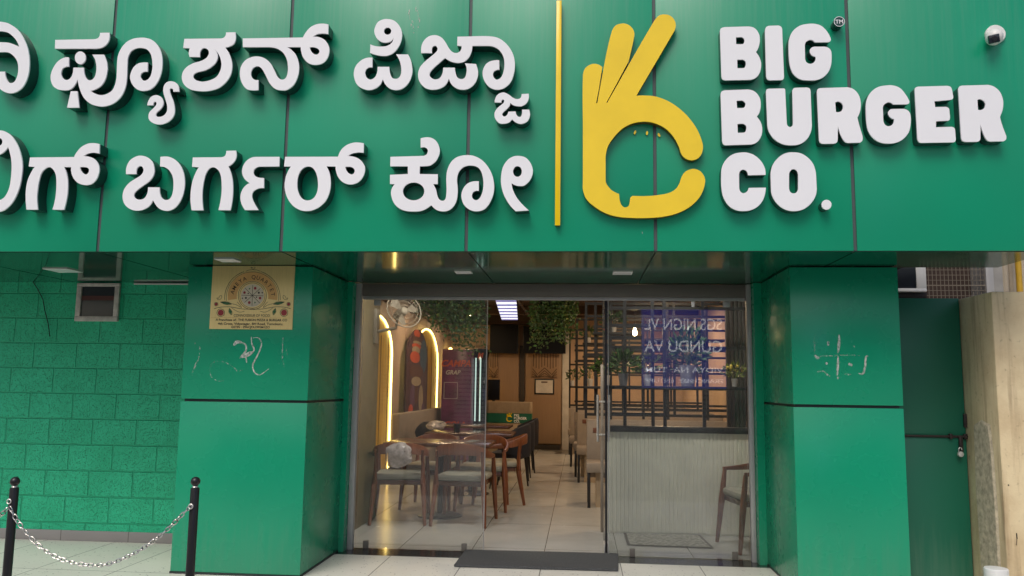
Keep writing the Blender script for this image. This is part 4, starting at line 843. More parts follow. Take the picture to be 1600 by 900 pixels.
# ------------------------------------------------------------------ furniture prototypes
def band(m, pts, h, t):
    pts = [Vector(p) for p in pts]; secs = []
    for i, p in enumerate(pts):
        d = (pts[min(i + 1, len(pts) - 1)] - pts[max(i - 1, 0)]); d.z = 0; d.normalize(); n = Vector((-d.y, d.x, 0)); hh = h[i] if isinstance(h, list) else h
        secs.append([m.b.verts.new(p + n * a * t / 2 + Vector((0, 0, b * hh / 2))) for a, b in ((-1, -.7), (-.6, -1), (.6, -1), (1, -.7), (1, .7), (.6, 1), (-.6, 1), (-1, .7))])
    for s0, s1 in zip(secs[:-1], secs[1:]):
        for k in range(8): m.b.faces.new((s0[k], s0[(k + 1) % 8], s1[(k + 1) % 8], s1[k]))
    m.b.faces.new(secs[0][::-1]); m.b.faces.new(secs[-1])
def wood_chair(lab):
    t = thing('wooden_armchair', lab, 'chair', (0, 0, 0), 'walnut armchairs with sage cushions')
    m = MB(); m.box(-.25, .25, -.22, .26, .435, .50, .028); m.build('cushion', m_sage, t)
    m = MB(); m.box(-.235, .235, -.205, .245, .385, .434, .008); m.build('seat_frame', m_wood2, t)
    for sx in (-1, 1):
        m = MB(); m.tube([(sx * .285, .30, 0), (sx * .262, .255, .40), (sx * .258, .225, .66)], [.017, .030, .019], 12); m.build('leg', m_wood, t)
        m = MB(); m.tube([(sx * .275, -.31, 0), (sx * .245, -.235, .40), (sx * .232, -.262, .74)], [.017, .030, .020], 12); m.build('leg', m_wood, t)
    a = [(-.262, .24, .665), (-.275, .08, .675), (-.275, -.1, .695), (-.235, -.24, .73), (-.13, -.315, .755), (0, -.335, .76), (.13, -.315, .755), (.235, -.24, .73), (.275, -.1, .695), (.275, .08, .675), (.262, .24, .665)]
    m = MB(); band(m, [tuple(v) for v in sm3(a)], [ (.03 + .085 * max(0, math.sin(PI * k / 50)) ** 1.5) for k in range(51)], .024); m.build('back_rail', m_wood, t)
    return t
def sm3(pts, n=5):
    out = []
    for i in range(len(pts) - 1):
        p0, p1, p2, p3 = (Vector(pts[j]) for j in (max(i - 1, 0), i, i + 1, min(i + 2, len(pts) - 1)))
        for k in range(n):
            t = k / n; out.append(0.5 * ((2 * p1) + (-p0 + p2) * t + (2 * p0 - 5 * p1 + 4 * p2 - p3) * t * t + (-p0 + 3 * p1 - 3 * p2 + p3) * t**3))
    out.append(Vector(pts[-1])); return out
def navy_chair(lab):
    t = thing('dining_chair', lab, 'chair', (0, 0, 0), 'navy upholstered dining chairs')
    m = MB(); m.box(-.24, .24, -.22, .25, .40, .49, .03); m.build('seat', m_navy, t)
    arc_ = [(.27 * math.sin(a), -.02 - .25 * math.cos(a), .62 + .03 * math.cos(a)) for a in [math.radians(-105 + 210 * k / 20) for k in range(21)]]
    m = MB(); band(m, arc_, [.24 + .20 * math.sin(PI * k / 20) for k in range(21)], .05); m.build('backrest', m_navy, t)
    for sx in (-1, 1):
        for sy in (-1, 1): m = MB(); m.tube([(sx * .22, sy * .22, 0), (sx * .20, sy * .18, .41)], [.011, .02], 10); m.build('leg', m_black, t)
    return t
def table(lab, loc, wx=1.12, wy=.72, z=.79):
    x, y = loc; t = thing('dining_table', lab, 'table', (x, y, 0), 'dark wood pedestal tables')
    m = MB(); m.box(x - wx / 2, x + wx / 2, y - wy / 2, y + wy / 2, z - .035, z, .006); m.build('tabletop', m_wood2, t)
    m = MB(); m.lathe([(.24, .001), (.24, .012), (.20, .026), (.05, .034)], (x, y, 0), 32); m.build('base', m_black, t)
    m = MB(); m.lathe([(.035, .03), (.035, z - .036)], (x, y, 0), 18); m.build('pedestal', m_black, t)
    return t
table('dark wood pedestal table nearest the entrance with a chair pulled to its left end', (-1.50, 8.78))
table('dark wood pedestal table carrying the black cup', (-1.42, 10.6))
table('dark wood pedestal table beside the navy chairs', (-1.62, 12.5))
w0 = wood_chair('walnut armchair draped with a clear plastic bag, back to the entrance'); w0.location = (-1.86, 8.42, 0); w0.rotation_euler = (0, 0, math.radians(8))
for x, y, rz, lab in ((-1.19, 8.42, -4, 'walnut armchair tucked under the first table, next to the open doorway'), (-1.72, 9.42, 176, 'walnut armchair facing the entrance on the far side of the first table'), (-1.12, 9.40, 182, 'walnut armchair on the far side of the first table, beside the aisle'),
                      (-.99, 9.95, 95, 'walnut armchair on the aisle in front of the navy chairs'), (1.60, 7.52, 100, 'walnut armchair standing by the fluted half wall at the right jamb')):
    dup(w0, (x, y, 0), math.radians(rz), lab)
n0 = navy_chair('navy upholstered chair on the aisle, closest to the walnut armchairs'); n0.location = (-.98, 11.35, 0); n0.rotation_euler = (0, 0, math.radians(82))
dup(n0, (-.98, 12.35, 0), math.radians(90), 'navy upholstered chair second along the aisle'); dup(n0, (-.98, 13.45, 0), math.radians(97), 'navy upholstered chair farthest along the aisle, near the counter')
so_ = thing('wall_sofa', 'long beige upholstered sofa along the left wall below the mural board', 'sofa', (XL + .4, 13.6, 0))
m = MB(); m.box(XL + .11, XL + .72, 11.9, 17, .18, .46, .03); m.build('seat', m_bench, so_)
m = MB(); m.box(XL + .14, XL + .27, 11.95, 17, .47, .96, .03); m.build('backrest', m_bench, so_)
m = MB(); m.box(XL + .11, XL + .62, 11.95, 16.95, .001, .175); m.build('plinth', m_slat, so_)
# things on the tables and chairs
def lump(name, c, r, mat, lab, cat, seed, sq=.35):
    random.seed(seed); m = MB(); bmesh.ops.create_icosphere(m.b, subdivisions=3, radius=1)
    dirs = [(Vector((random.gauss(0, 1), random.gauss(0, 1), random.gauss(0, 1))).normalized(), random.uniform(.4, 1)) for _ in range(22)]
    for v in m.b.verts:
        k = 1 - sq * max(abs(v.co.normalized().dot(d)) ** 6 * s for d, s in dirs); v.co = Vector((c[0] + v.co.x * r[0] * k, c[1] + v.co.y * r[1] * k, c[2] + v.co.z * r[2] * k))
    return tag(m.build(name, mat, ang=28), lab, cat)
lump('plastic_bag', (-1.80, 8.03, .70), (.18, .08, .16), m_bag, 'crumpled clear plastic bag slung over the back of the armchair', 'plastic bag', 2)
lump('plastic_bag', (-1.88, 10.55, .87), (.17, .14, .08), m_bag, 'crumpled clear plastic bag lying on the second table', 'plastic bag', 5)
lump('duffel_bag', (-2.3, 12.4, .66), (.26, .2, .2), m_navy, 'dark soft bag resting on the beige wall sofa', 'bag', 9, .15)
cp = thing('cup', 'black cup standing on the second table', 'cup', (-1.60, 10.5, .79))
m = MB(); m.lathe([(.040, .791), (.048, .90), (.044, .90), (.036, .80)], (-1.60, 10.5, 0), 20); m.build('cup_body', m_black, cp)

# ------------------------------------------------------------------ right bays: benches, grid dividers, half wall
def bench(x0, y, lab):
    t = thing('booth_bench', lab, 'bench', (x0, y, 0), 'beige booth benches on the right')
    m = MB(); m.box(x0 + .012, XR - .1, y - .6, y - .13, .40, .52, .025); m.build('seat', m_bench, t)
    m = MB(); m.box(x0 + .02, XR - .1, y - .128, y, .30, 1.0, .02); b = m.build('backrest', m_bench, t)
    m = MB(); m.box(x0 + .10, x0 + .16, y - .134, y - .1275, .84, .90, .001); m.build('leather_tag', m_leather, b)
    m = MB(); m.box(x0 + .13, XR - .12, y - .5, y - .14, .001, .395); m.build('plinth', m_cab, t)
    for yy in (y - .55, y - .07):
        m = MB(); m.box(x0 + .03, x0 + .065, yy - .018, yy + .018, 0, .398 if yy < y - .2 else .295, .002); m.build('leg', m_black, t)
    return t
DV = ((10.2, .055, 'first'), (12.65, -.07, 'second'), (15.0, -.21, 'third'))
bench(-.12, 13.42, 'beige booth bench set close behind the middle bay bench'); bench(-.27, 17.5, 'beige booth bench against the back wall by the aisle end')
bench(.055, 10.2, 'beige booth bench nearest the fluted half wall'); bench(-.07, 12.65, 'beige booth bench in the middle bay on the right'); bench(-.21, 15.0, 'beige booth bench in the rearmost bay on the right')
def divider(x0, y, x1, lab, rows, cols, z0=1.01, z1=2.46, shelves=()):
    t = thing('grid_divider', lab, 'grid divider', (x0, y, z0), 'black steel grid dividers')
    m = MB(); r = .016
    for x, za, zb in cols: m.box(x0 + x - r, x0 + x + r, y - r, y + r, za, zb)
    for z, xa, xb in rows: m.box(x0 + xa, min(x0 + xb, x1), y - r + .0015, y + r - .0015, z - r, z + r)
    m.build('grid_frame', m_grid, t)
    for z, xa, xb in shelves: m = MB(); m.box(x0 + xa, min(x0 + xb, x1), y - .12, y + .12, z - .016, z + .016, .002); m.build('shelf', m_grid, t)
    return t
for i, (y, x0, nm) in enumerate(DV):
    f_ = y / 13.2
    rows = [(1.06, 0, 2.4), (1.13, .1, 2.4), (1.80, 0, .55), (1.86, .1, 2.4), (2.28, 0, 2.4), (2.44, 0, 2.4), (1.95, .3, 1.4), (2.15, .1, .8), (1.62, .6, 2.4)]
    cols = [(.013, 1.01, 2.46), (.13, 1.06, 2.46), (.32, .95, 2.46), (.50, 1.06, 2.46), (.72, 1.01, 2.3), (1.02, 1.01, 2.46), (1.10, 1.06, 2.46), (1.5, 1.01, 2.46), (1.85, 1.06, 2.46)]
    divider(x0, y - .065, XR - .02, ['black steel grid divider on the bench nearest the entrance', 'black steel grid divider on the middle bay bench', 'black steel grid divider on the rearmost bay bench'][i], rows, cols, shelves=[(1.39, 0, 2.3), (2.06, .10, .60), (1.98, .75, 1.7), (1.74, .32, 1.05)])
hwz = atY(1060, 676, 8.05).z
hw = thing('half_wall', 'pale sage fluted half wall with black capping behind the right glass pane', 'half wall', (1.1, 8.05, 0))
m = MB(); prof = []; x = .235
while x < XR - .03: prof += [(x, 8.05), (x + .028, 8.05), (x + .031, 8.056), (x + .036, 8.056)]; x += .039
lo = [m.b.verts.new((a, b, .02)) for a, b in prof]; hi = [m.b.verts.new((a, b, hwz - .003)) for a, b in prof]
for k in range(len(prof) - 1): m.b.faces.new((lo[k], lo[k + 1], hi[k + 1], hi[k]))
m.box(.235, XR - .02, 8.058, 8.19, .001, hwz - .003); m.build('fluted_panel', m_flute, hw, ang=20)
m = MB(); m.box(.215, XR - .01, 8.03, 8.215, hwz - .002, hwz + .055, .004); m.build('capping', m_grid, hw)
m = MB(); m.box(.20, .232, 8.06, 8.19, 0, 1.62, .003); m.build('end_post', m_bench, hw)
def zpx(y, Y, px=1050): return atY(px, y, Y).z
Yg = 8.12
cols = [(atY(px, 550, Yg).x, hwz + .05, ZC - .01) for px in (944, 1019.5, 1099, 1168)] + [(atY(976, 550, Yg).x, hwz + .05, ZC - .01), (atY(1038, 550, Yg).x, hwz + .05, 2.9)]
rows = [(zpx(482, Yg), .22, 2.2), (zpx(543.5, Yg), .22, 2.2), (zpx(528, Yg), .22, .62), (zpx(509, Yg), .22, 1.02), (zpx(558, Yg), .22, .75), (zpx(648, Yg), .22, .85)]
divider(0, Yg, XR - .02, 'black steel shelf frame standing on the fluted half wall', rows, cols, shelves=[(zpx(606, Yg), .225, 2.2)])
sp_ = thing('slatted_panel', 'dark brown vertical batten panel behind the right end of the half wall', 'wall panel', (1.85, 8.5, 0))
m = MB(); x = atY(1136, 600, 8.5).x
while x < XR - .02: m.box(x, x + .035, 8.5, 8.54, .02, ZC - .02, .002); x += .042
m.build('battens', m_slat, sp_)
m = MB(); m.box(atY(1136, 600, 8.5).x, XR - .02, 8.545, 8.56, .02, ZC - .02); m.build('backing', m_slat, sp_)
mats_ = [atZ(x, y, 0.004) for x, y in ((974, 832), (1092, 834), (1116, 857), (980, 852))]
rg = thing('floor_mat', 'patterned grey mat with dark border lying inside the right glass pane', 'mat', (.8, 7.7, 0))
m = MB(); cx_, cy_ = sum(p.x for p in mats_) / 4, sum(p.y for p in mats_) / 4
def quad(k, z): return [(cx_ + (p.x - cx_) * k, cy_ + (p.y - cy_) * k, z) for p in mats_]
m.poly(quad(1, .006)); m.build('border', m_slat, rg, smooth=False); m = MB(); m.poly(quad(.93, .0085)); m.build('patterned_field', P('patterned mat', (.28, .28, .24), .8, var=.6, vs=34), rg, smooth=False)

# ------------------------------------------------------------------ plants
def leaf(m, c, d, L, W, up=None):
    d = d.normalized(); s = d.cross(Vector((random.gauss(0, 1), random.gauss(0, 1), random.gauss(0, .6)))).normalized(); n = d.cross(s)
    vs_ = [m.b.verts.new(p) for p in (c, c + d * L * .45 + s * W / 2 + n * .1 * L, c + d * L, c + d * L * .45 - s * W / 2 + n * .1 * L)]; m.b.faces.new(vs_)
def plant(px, py, Y, h, r, lab, seed, pot=m_pot, lm=m_leaf, flowers=None, n=90, ph=None, L=.06):
    """pot standing with its foot at photo pixel (px, py) on the shelf at depth Y"""
    random.seed(seed); p = atY(px, py, Y); ph = ph or h * .34
    t = thing('potted_plant', lab, 'potted plant', p, 'potted plants on the shelves'); pr = ph * .42
    m = MB(); m.lathe([(pr * .72, .0), (pr, ph), (pr * .9, ph), (pr * .85, ph * .85)], p, 18); m.build('pot', pot, t)
    m = MB()
    for k in range(n):
        a, e, q = random.uniform(0, 2 * PI), random.uniform(-.35, 1.3), random.uniform(.25, 1) ** .7
        d = Vector((math.cos(a) * math.cos(e), math.sin(a) * math.cos(e), math.sin(e)))
        c = Vector((p.x + d.x * r * q, p.y + d.y * r * q, p.z + ph + (h - ph) * (.30 + .62 * q * d.z))); leaf(m, c, d + Vector((0, 0, .2)), L * random.uniform(.6, 1.3), L * .45)
    for k in range(7):
        a = random.uniform(0, 2 * PI); m.tube([(p.x, p.y, p.z + ph * .8), (p.x + .4 * r * math.cos(a), p.y + .4 * r * math.sin(a), p.z + ph + (h - ph) * .5)], .003, 5)
    m.build('foliage', lm, t, smooth=False)
    if flowers:
        m = MB()
        for k in range(9):
            a, e = random.uniform(0, 2 * PI), random.uniform(.1, 1.3); c = Vector((p.x + r * .8 * math.cos(a) * math.cos(e), p.y + r * .8 * math.sin(a) * math.cos(e), p.z + ph + (h - ph) * (.35 + .6 * math.sin(e))))
            bmesh.ops.create_icosphere(m.b, subdivisions=1, radius=.018, matrix=Matrix.Translation(c))
        m.build('blossoms', flowers, t)
plant(974, 603, 8.10, .36, .15, 'bushy plant in a grey pot on the long shelf, nearest the door handles', 1, m_potg, n=130, L=.07)
plant(1075, 604, 8.14, .62, .17, 'tall dark plant in a grey pot at the middle of the long shelf', 2, m_potg, n=190, L=.08)
plant(1148, 604, 8.16, .23, .12, 'small yellow flowering plant in a white pot by the batten panel', 3, m_pot, m_leaf2, m_leafy, n=100, L=.05)
plant(1012, 603, 8.16, .33, .13, 'airy green plant in a white pot on the long shelf beside the twin posts', 4, m_pot, m_leaf2, n=100)
plant(1083, 480, 8.12, .16, .12, 'low spiky plant on the top rail of the shelf frame', 5, m_potg, n=60, L=.08)
zsh = lambda y: (y - 0)
def pz(x, Y, z):
    """photo pixel of a world point"""
    v = Vector((x, Y, z)) - O; c = _X * v.x + _Y * v.y + _Z * v.z; return 800 + FPX * c.x / c.z, 450 + FPX * c.y / c.z
def shelf_plant(x, Y, z, *a, **k):
    q = pz(x, Y, z); plant(q[0], q[1], Y, *a, **k)
shelf_plant(.055 + .26, 10.135, 1.407, .40, .17, 'leafy green plant on the low shelf of the nearest grid divider', 6, n=120, L=.07)
shelf_plant(.055 + .36, 10.135, 2.077, .26, .15, 'drooping plant in a pale pot on the high shelf of the nearest grid divider', 7, n=90, L=.07)
shelf_plant(-.07 + .2, 12.585, 2.077, .24, .13, 'red flowering plant on the high shelf of the middle grid divider', 8, m_pot, m_leaf, m_leaf3, n=80)
shelf_plant(-.07 + .22, 12.585, 1.407, .34, .2, 'round green plant on the low shelf of the middle grid divider', 9, n=130)
shelf_plant(.055 + .5, 10.135, 2.46, .24, .13, 'pale leafed plant on top of the nearest grid divider', 10, m_potg, m_leaf2, n=70)
shelf_plant(-.21 + .06, 14.935, 1.407, .30, .12, 'slim green plant on the low shelf of the rearmost grid divider', 11, n=80)
shelf_plant(.055 + 1.25, 10.135, 1.407, .45, .2, 'broad bushy plant on the low shelf behind the shelf frame', 12, m_potg, n=150, L=.08)
def hanging(x0, x1, y0, y1, zt, lens, lab, seed, n):
    random.seed(seed); t = thing('hanging_plant', lab, 'hanging plant', ((x0 + x1) / 2, (y0 + y1) / 2, zt), 'trailing plants hung from the ceiling')
    m = MB(); m.box(x0, x1, y0, y1, zt, zt + .14, .005); m.build('planter', m_grid, t)
    m = MB()
    for xx in (x0 + .06, x1 - .06): m.tube([(xx, (y0 + y1) / 2, zt + .14), (xx, (y0 + y1) / 2, ZC)], .006, 6)
    m.build('hanger', m_grid, t)
    for nm, mt, cnt in (('foliage', m_leaf, n), ('foliage', m_leaf2, n // 6)):
        m = MB()
        for k in range(cnt):
            u = random.random(); x = x0 - .06 + (x1 - x0 + .12) * u; y = random.uniform(y0 - .08, y1 + .08); L = lens(u) * random.uniform(.45, 1.12); z = zt + .16; cx, cy = x, y
            ns = int(L / .055) + 1
            for s_ in range(ns):
                z -= .055; cx += random.uniform(-.014, .014); cy += random.uniform(-.012, .012)
                leaf(m, Vector((cx, cy, z)), Vector((random.gauss(0, 1), random.gauss(0, .8), random.gauss(-.55, .5))), random.uniform(.035, .065), random.uniform(.018, .034))
        m.build(nm, mt, t, smooth=False)
hanging(-1.83, -1.16, 8.95, 9.35, 2.36, lambda u: .24 + .42 * min(1, u * 1.5), 'wide trailing green plant hanging in front of the peach wall', 21, 230)
hanging(-.57, -.10, 9.9, 10.25, 2.45, lambda u: .62 - .22 * max(0, u - .45) + .05 * math.sin(9 * u), 'trailing green plant with yellow tips hanging over the aisle', 22, 200)

# ------------------------------------------------------------------ wall fan, coolers, counter, back wall fittings
fn = thing('wall_fan', 'pale wall fan with round wire guard on the inner pier', 'fan', (-2.0, 8.15, 2.2))
Yq = 8.15; c = atY(629, 487, Yq)
fm = Matrix.Translation(c) @ Euler((math.radians(-20), 0, math.radians(38))).to_matrix().to_4x4()
m = MB()
for rr in (.19, .15, .10, .05): m.tube([(rr * math.cos(2 * PI * k / 28), -.04 - .03 * (1 - rr / .19), rr * math.sin(2 * PI * k / 28)) for k in range(29)], .003 if rr < .19 else .0065, 6, False)
for k in range(30): a = 2 * PI * k / 30; m.tube([(.03 * math.cos(a), -.068, .03 * math.sin(a)), (.12 * math.cos(a), -.062, .12 * math.sin(a)), (.19 * math.cos(a), -.035, .19 * math.sin(a)), (.15 * math.cos(a), .03, .15 * math.sin(a))], .0014, 4, False)
m.tf(fm); m.build('guard', m_fan, fn)
for k in range(3):
    a0 = 2 * PI * k / 3; m = MB(); m.poly([(r_ * math.cos(a0 + a_), y_, r_ * math.sin(a0 + a_)) for r_, a_, y_ in ((.03, 0, -.02), (.14, -.1, -.035), (.165, .25, -.02), (.15, .65, 0), (.03, .5, -.005))]).tf(fm); m.build('blade', m_fan, fn)
m = MB(); m.lathe([(.035, -.05), (.05, .0), (.055, .12), (.03, .14)], (0, 0, 0), 18, 'Y').tf(fm); m.build('motor', m_fan, fn)
m = MB(); e = fm @ Vector((0, .12, 0)); m.tube([e, (e.x - .02, e.y + .02, e.z - .12), (px_ + .01, 8.3, e.z - .16)], .018, 8); m.box(px_ - .002, px_ + .03, 8.24, 8.36, e.z - .28, e.z + .08, .004); m.build('bracket', m_fan, fn)
YK = 15.0; a, b_ = atY(690, 600, YK), atY(737, 546, YK)
co = thing('drinks_cooler', 'purple printed drinks cooler with slanted orange lettering', 'cooler', ((a.x + b_.x) / 2, YK, 0))
m = MB(); m.box(a.x, b_.x, YK, YK + .6, .02, b_.z, .01); m.build('cabinet', m_purple, co)
m = MB(); k = b_.z
for s_, z, sz, sh in (('CAMPA', k - .32, .17, .28), ('COLA', .62, .15, .28)): 
    m.mesh(text_mesh(s_, sz, shear=sh, bold=.004), Matrix.Translation(((a.x + b_.x) / 2 - .02, YK - .004, z)))
m.build('orange_lettering', m_logo_red, co)
m = MB(); m.mesh(text_mesh('GRAB', .11, shear=.2, bold=.003), Matrix.Translation((a.x + .21, YK - .004, k - .47))); m.build('white_lettering', m_paper, co)
m = MB(); x0_, x1_ = a.x + .05, a.x + .30
for z in (k - .62, k - .92): m.box(x0_, x1_, YK - .004, YK - .001, z - .004, z + .004)
for x in (x0_, x1_): m.box(x - .004, x + .004, YK - .004, YK - .001, k - .92, k - .62)
m.build('printed_frame', m_paper, co)
a2, b2 = atY(739, 600, 15.4), atY(760, 545, 15.4)
c2 = thing('drinks_cooler', 'black glass fronted drinks cooler with cold white light bars', 'cooler', ((a2.x + b2.x) / 2, 15.4, 0))
m = MB(); m.box(a2.x, b2.x, 15.4, 15.95, .02, b2.z, .01); m.build('cabinet', m_lens, c2)
for x in (a2.x + .05, a2.x + .14): m = MB(); m.box(x - .012, x + .012, 15.392, 15.399, .72, 1.92); m.build('light_bar', m_cold, c2)
m = MB(); m.mesh(text_mesh('M', .13, shear=.2, bold=.006), Matrix.Translation((a2.x + .13, 15.392, b2.z - .17))); m.build('lettering', m_logo_red, c2)
YO = 16.9
a, b_ = atY(757, 628, YO), atY(831, 628, YO); zz = [atY(800, y, YO).z for y in (628, 646, 661)]
ct = thing('service_counter', 'cream ribbed service counter with green printed strip at the far end', 'counter', ((a.x + b_.x) / 2, YO, 0))
m = MB(); m.box(a.x - .6, b_.x, YO, YO + .6, .001, zz[2], .02); m.build('counter_body', m_cab, ct)
m = MB(); m.box(a.x - .6, b_.x, YO - .006, YO + .3, zz[2] + .001, zz[1]); st = m.build('green_strip', m_gstrip, ct)
m = MB(); m.box(a.x - .6, b_.x, YO + .01, YO + .3, zz[1] + .001, zz[0], .004); x = a.x - .5
while x < b_.x - .03: m.box(x, x + .018, YO - .004, YO + .0098, zz[1] + .004, zz[0] - .006); x += .036
m.build('ribbed_board', m_cab, ct)
h_ = (zz[1] - zz[2]); xl = atY(803, 650, YO).x
m = MB()
for i, s_ in enumerate(('BIG', 'BURGER', 'CO.')): m.mesh(text_mesh(s_, h_ * .36, 'LEFT', bold=.003), Matrix.Translation((xl, YO - .0085, zz[1] - h_ * (.31 + .31 * i))))
m.build('white_lettering', m_white, st)
m = MB(); cx_, cz_ = atY(796, 654, YO).x, (zz[1] + zz[2]) / 2 - .01; ap = [(cx_ + .055 * math.cos(t), cz_ + .055 * math.sin(t)) for t in [math.radians(35 + 290 * k / 20) for k in range(21)]]
m.ribbon(ap, .022, YO - .0085); m.ribbon([(cx_ - .045, cz_), (cx_ - .045, cz_ + .1)], .02, YO - .0085); m.ribbon([(cx_ - .02, cz_ + .04), (cx_ + .0, cz_ + .12)], .02, YO - .0088); m.ribbon([(cx_ + .005, cz_ + .04), (cx_ + .045, cz_ + .12)], .02, YO - .0091); m.build('hand_mark', m_yel, st)
YS = 17.9
for (x0, x1, y0, y1, lab) in ((765, 810, 507, 552, 'black wall screen above the counter, left of the trailing plant'), (817, 884, 510, 552, 'black wall screen partly hidden behind the trailing plant')):
    a, b_ = atY(x0, y1, YS), atY(x1, y0, YS); t = thing('wall_screen', lab, 'screen', ((a.x + b_.x) / 2, YS, a.z), 'black menu screens on the back wall')
    m = MB(); m.box(a.x, b_.x, YS, YS + .06, a.z, b_.z, .004); m.build('housing', m_black, t)
    m = MB(); m.box(a.x + .012, b_.x - .012, YS - .003, YS - .0005, a.z + .012, b_.z - .012); m.build('display', m_tvscreen, t)
    m = MB(); m.box((a.x + b_.x) / 2 - .06, (a.x + b_.x) / 2 + .06, YS + .061, YB, a.z + .2, b_.z - .2); m.build('wall_mount', m_black, t)
YZ = YB - .06
bd = thing('back_panelling', 'tan laminate panelling with a dark post on the back wall', 'wall panelling', (-1, YZ, 0))
for x0, x1 in ((740, 811), (820, 877.5)):
    a, b_ = atY(x0, 696, YZ), atY(x1, 540, YZ); m = MB(); m.box(a.x, b_.x, YZ, YB - .001, max(.13, a.z), b_.z, .004); m.build('panel', m_tan, bd)
a, b_ = atY(811, 640, YZ), atY(820, 540, YZ); m = MB(); m.box(a.x + .002, b_.x - .002, YZ + .02, YB - .001, .0, b_.z); m.build('dark_post', m_slat, bd)
a, b_ = atY(831, 703, YZ), atY(875, 695, YZ); m = MB(); m.box(a.x, b_.x, YZ - .02, YZ - .001, .001, b_.z); m.build('skirting', m_slat, bd)
for (x0, x1, lab) in ((748, 779, 'chevron carved wood panel left of the dark post, partly behind the coolers'), (831, 871, 'chevron carved wood panel right of the dark post, above the framed certificate')):
    a, b_ = atY(x0, 590, YZ - .03), atY(x1, 550, YZ - .03); t = thing('chevron_panel', lab, 'wall panel', ((a.x + b_.x) / 2, YZ - .03, a.z), 'chevron carved wood panels')
    m = MB(); m.box(a.x, b_.x, YZ - .025, YZ - .001, a.z, b_.z, .003); m.build('board', m_tan, t); m = MB(); W_ = b_.x - a.x; xc = (a.x + b_.x) / 2; yy = YZ - .027
    for k in range(9): x = a.x + W_ * (k + .5) / 9; zc = a.z + .27 - abs(x - xc) * (.55 if abs(x - xc) < W_ * .25 else -.55) + (0 if abs(x - xc) < W_ * .25 else -W_ * .28); m.ribbon([(x, max(zc, a.z + .1)), (x, b_.z - .01)], .018, yy)
    for j in range(4):
        z = a.z + .22 - j * .06
        m.ribbon([(xc - W_ * .25, max(a.z + .01, z - .13)), (xc, z)], .018, yy - .0006); m.ribbon([(xc, z), (xc + W_ * .25, max(a.z + .01, z - .13))], .018, yy - .0009)
        m.ribbon([(a.x + .012, z - .02), (xc - W_ * .27, max(a.z + .01, z - .16))], .018, yy - .0012); m.ribbon([(b_.x - .012, z - .02), (xc + W_ * .27, max(a.z + .01, z - .16))], .018, yy - .0015)
    m.build('carved_groove', m_groove, t, smooth=False)
a, b_ = atY(835, 616, YZ - .02), atY(866, 592, YZ - .02)
ce = thing('certificate', 'framed white certificate on the tan panel by the aisle end', 'picture frame', ((a.x + b_.x) / 2, YZ, a.z))
m = MB(); m.box(a.x, b_.x, YZ - .02, YZ - .001, a.z, b_.z, .004); m.build('frame', m_black, ce)
m = MB(); m.box(a.x + .03, b_.x - .03, YZ - .0225, YZ - .0205, a.z + .03, b_.z - .03); m.build('paper', m_paper, ce)
m = MB(); m.box((a.x + b_.x) / 2 - .07, (a.x + b_.x) / 2 + .07, YZ - .0245, YZ - .023, b_.z - .09, b_.z - .06); m.build('heading_bar', m_groove, ce)
a, b_ = atY(761, 625, 17.1), atY(781, 593, 17.1); t = thing('till_monitor', 'black upright monitor standing on the service counter', 'monitor', ((a.x + b_.x) / 2, 17.1, a.z))
m = MB(); m.box(a.x, b_.x, 17.1, 17.14, a.z, b_.z, .006); m.build('display', m_tvscreen, t); m = MB(); m.box((a.x + b_.x) / 2 - .03, (a.x + b_.x) / 2 + .03, 17.145, 17.18, zz[0] + .001, a.z + .2); m.build('stand', m_black, t)
m = MB(); m.box(XL + .03, atY(888, 500, YS - .1).x, YS - .1, YB - .061, atY(800, 506, YS - .1).z, ZC - .001); tag(m.build('bulkhead', m_ceil), kind='structure')
# cream strip of wall at the aisle end, orange lit frames
m = MB(); m.box(atY(878.5, 600, YZ).x, atY(890, 600, YZ).x, YZ - .01, YB - .001, .001, 2.6, .003); tag(m.build('corner_trim', m_paper), 'pale vertical trim board at the end of the tan panelling', 'trim board')

# ------------------------------------------------------------------ ceiling: beams, pipes, light panel, spots, pendant
for k, y in enumerate((10.9, 13.2, 15.6)):
    m = MB(); m.box(XL + .001, XR - .001, y, y + .16, ZC - .16, ZC - .001); tag(m.build('ceiling_beam', m_groove), ['dark ceiling beam nearest the entrance', 'dark ceiling beam halfway down the room', 'dark ceiling beam nearest the menu screens'][k], 'beam', 'ceiling beams')
m = MB()
for x in (-1.0, -.35, .5): m.tube([(x, 7.2, ZC - .2), (x, YB, ZC - .2)], .018, 8)
tag(m.build('ceiling_pipe', m_slat), 'thin dark pipes running along the ceiling', 'pipe', kind='structure')
lp_ = [atZ(x, y, 2.66) for x, y in ((772, 462), (806, 462), (809, 500), (784, 500))]
pn = thing('light_panel', 'long striped white and blue light panel hung under the ceiling', 'ceiling light', (sum(p.x for p in lp_) / 4, sum(p.y for p in lp_) / 4, 2.66))
m = MB(); x0, x1 = lp_[3].x, lp_[2].x; x0b, x1b = lp_[0].x, lp_[1].x; y0, y1 = lp_[0].y, lp_[3].y
a = [m.b.verts.new((p.x, p.y, 2.668)) for p in lp_]; b = [m.b.verts.new((p.x, p.y, 2.70)) for p in lp_]; m.b.faces.new(a); m.b.faces.new(b)
for k in range(4): m.b.faces.new((a[k], a[(k + 1) % 4], b[(k + 1) % 4], b[k]))
m.build('tray', m_alu, pn)
mw, tw, bw_ = newmat('white blue light film'); wv = tw.nodes.new('ShaderNodeTexWave'); wv.bands_direction = 'Y'; wv.inputs['Scale'].default_value = .55; wv.inputs['Distortion'].default_value = 2.5; wv.inputs['Detail'].default_value = 2
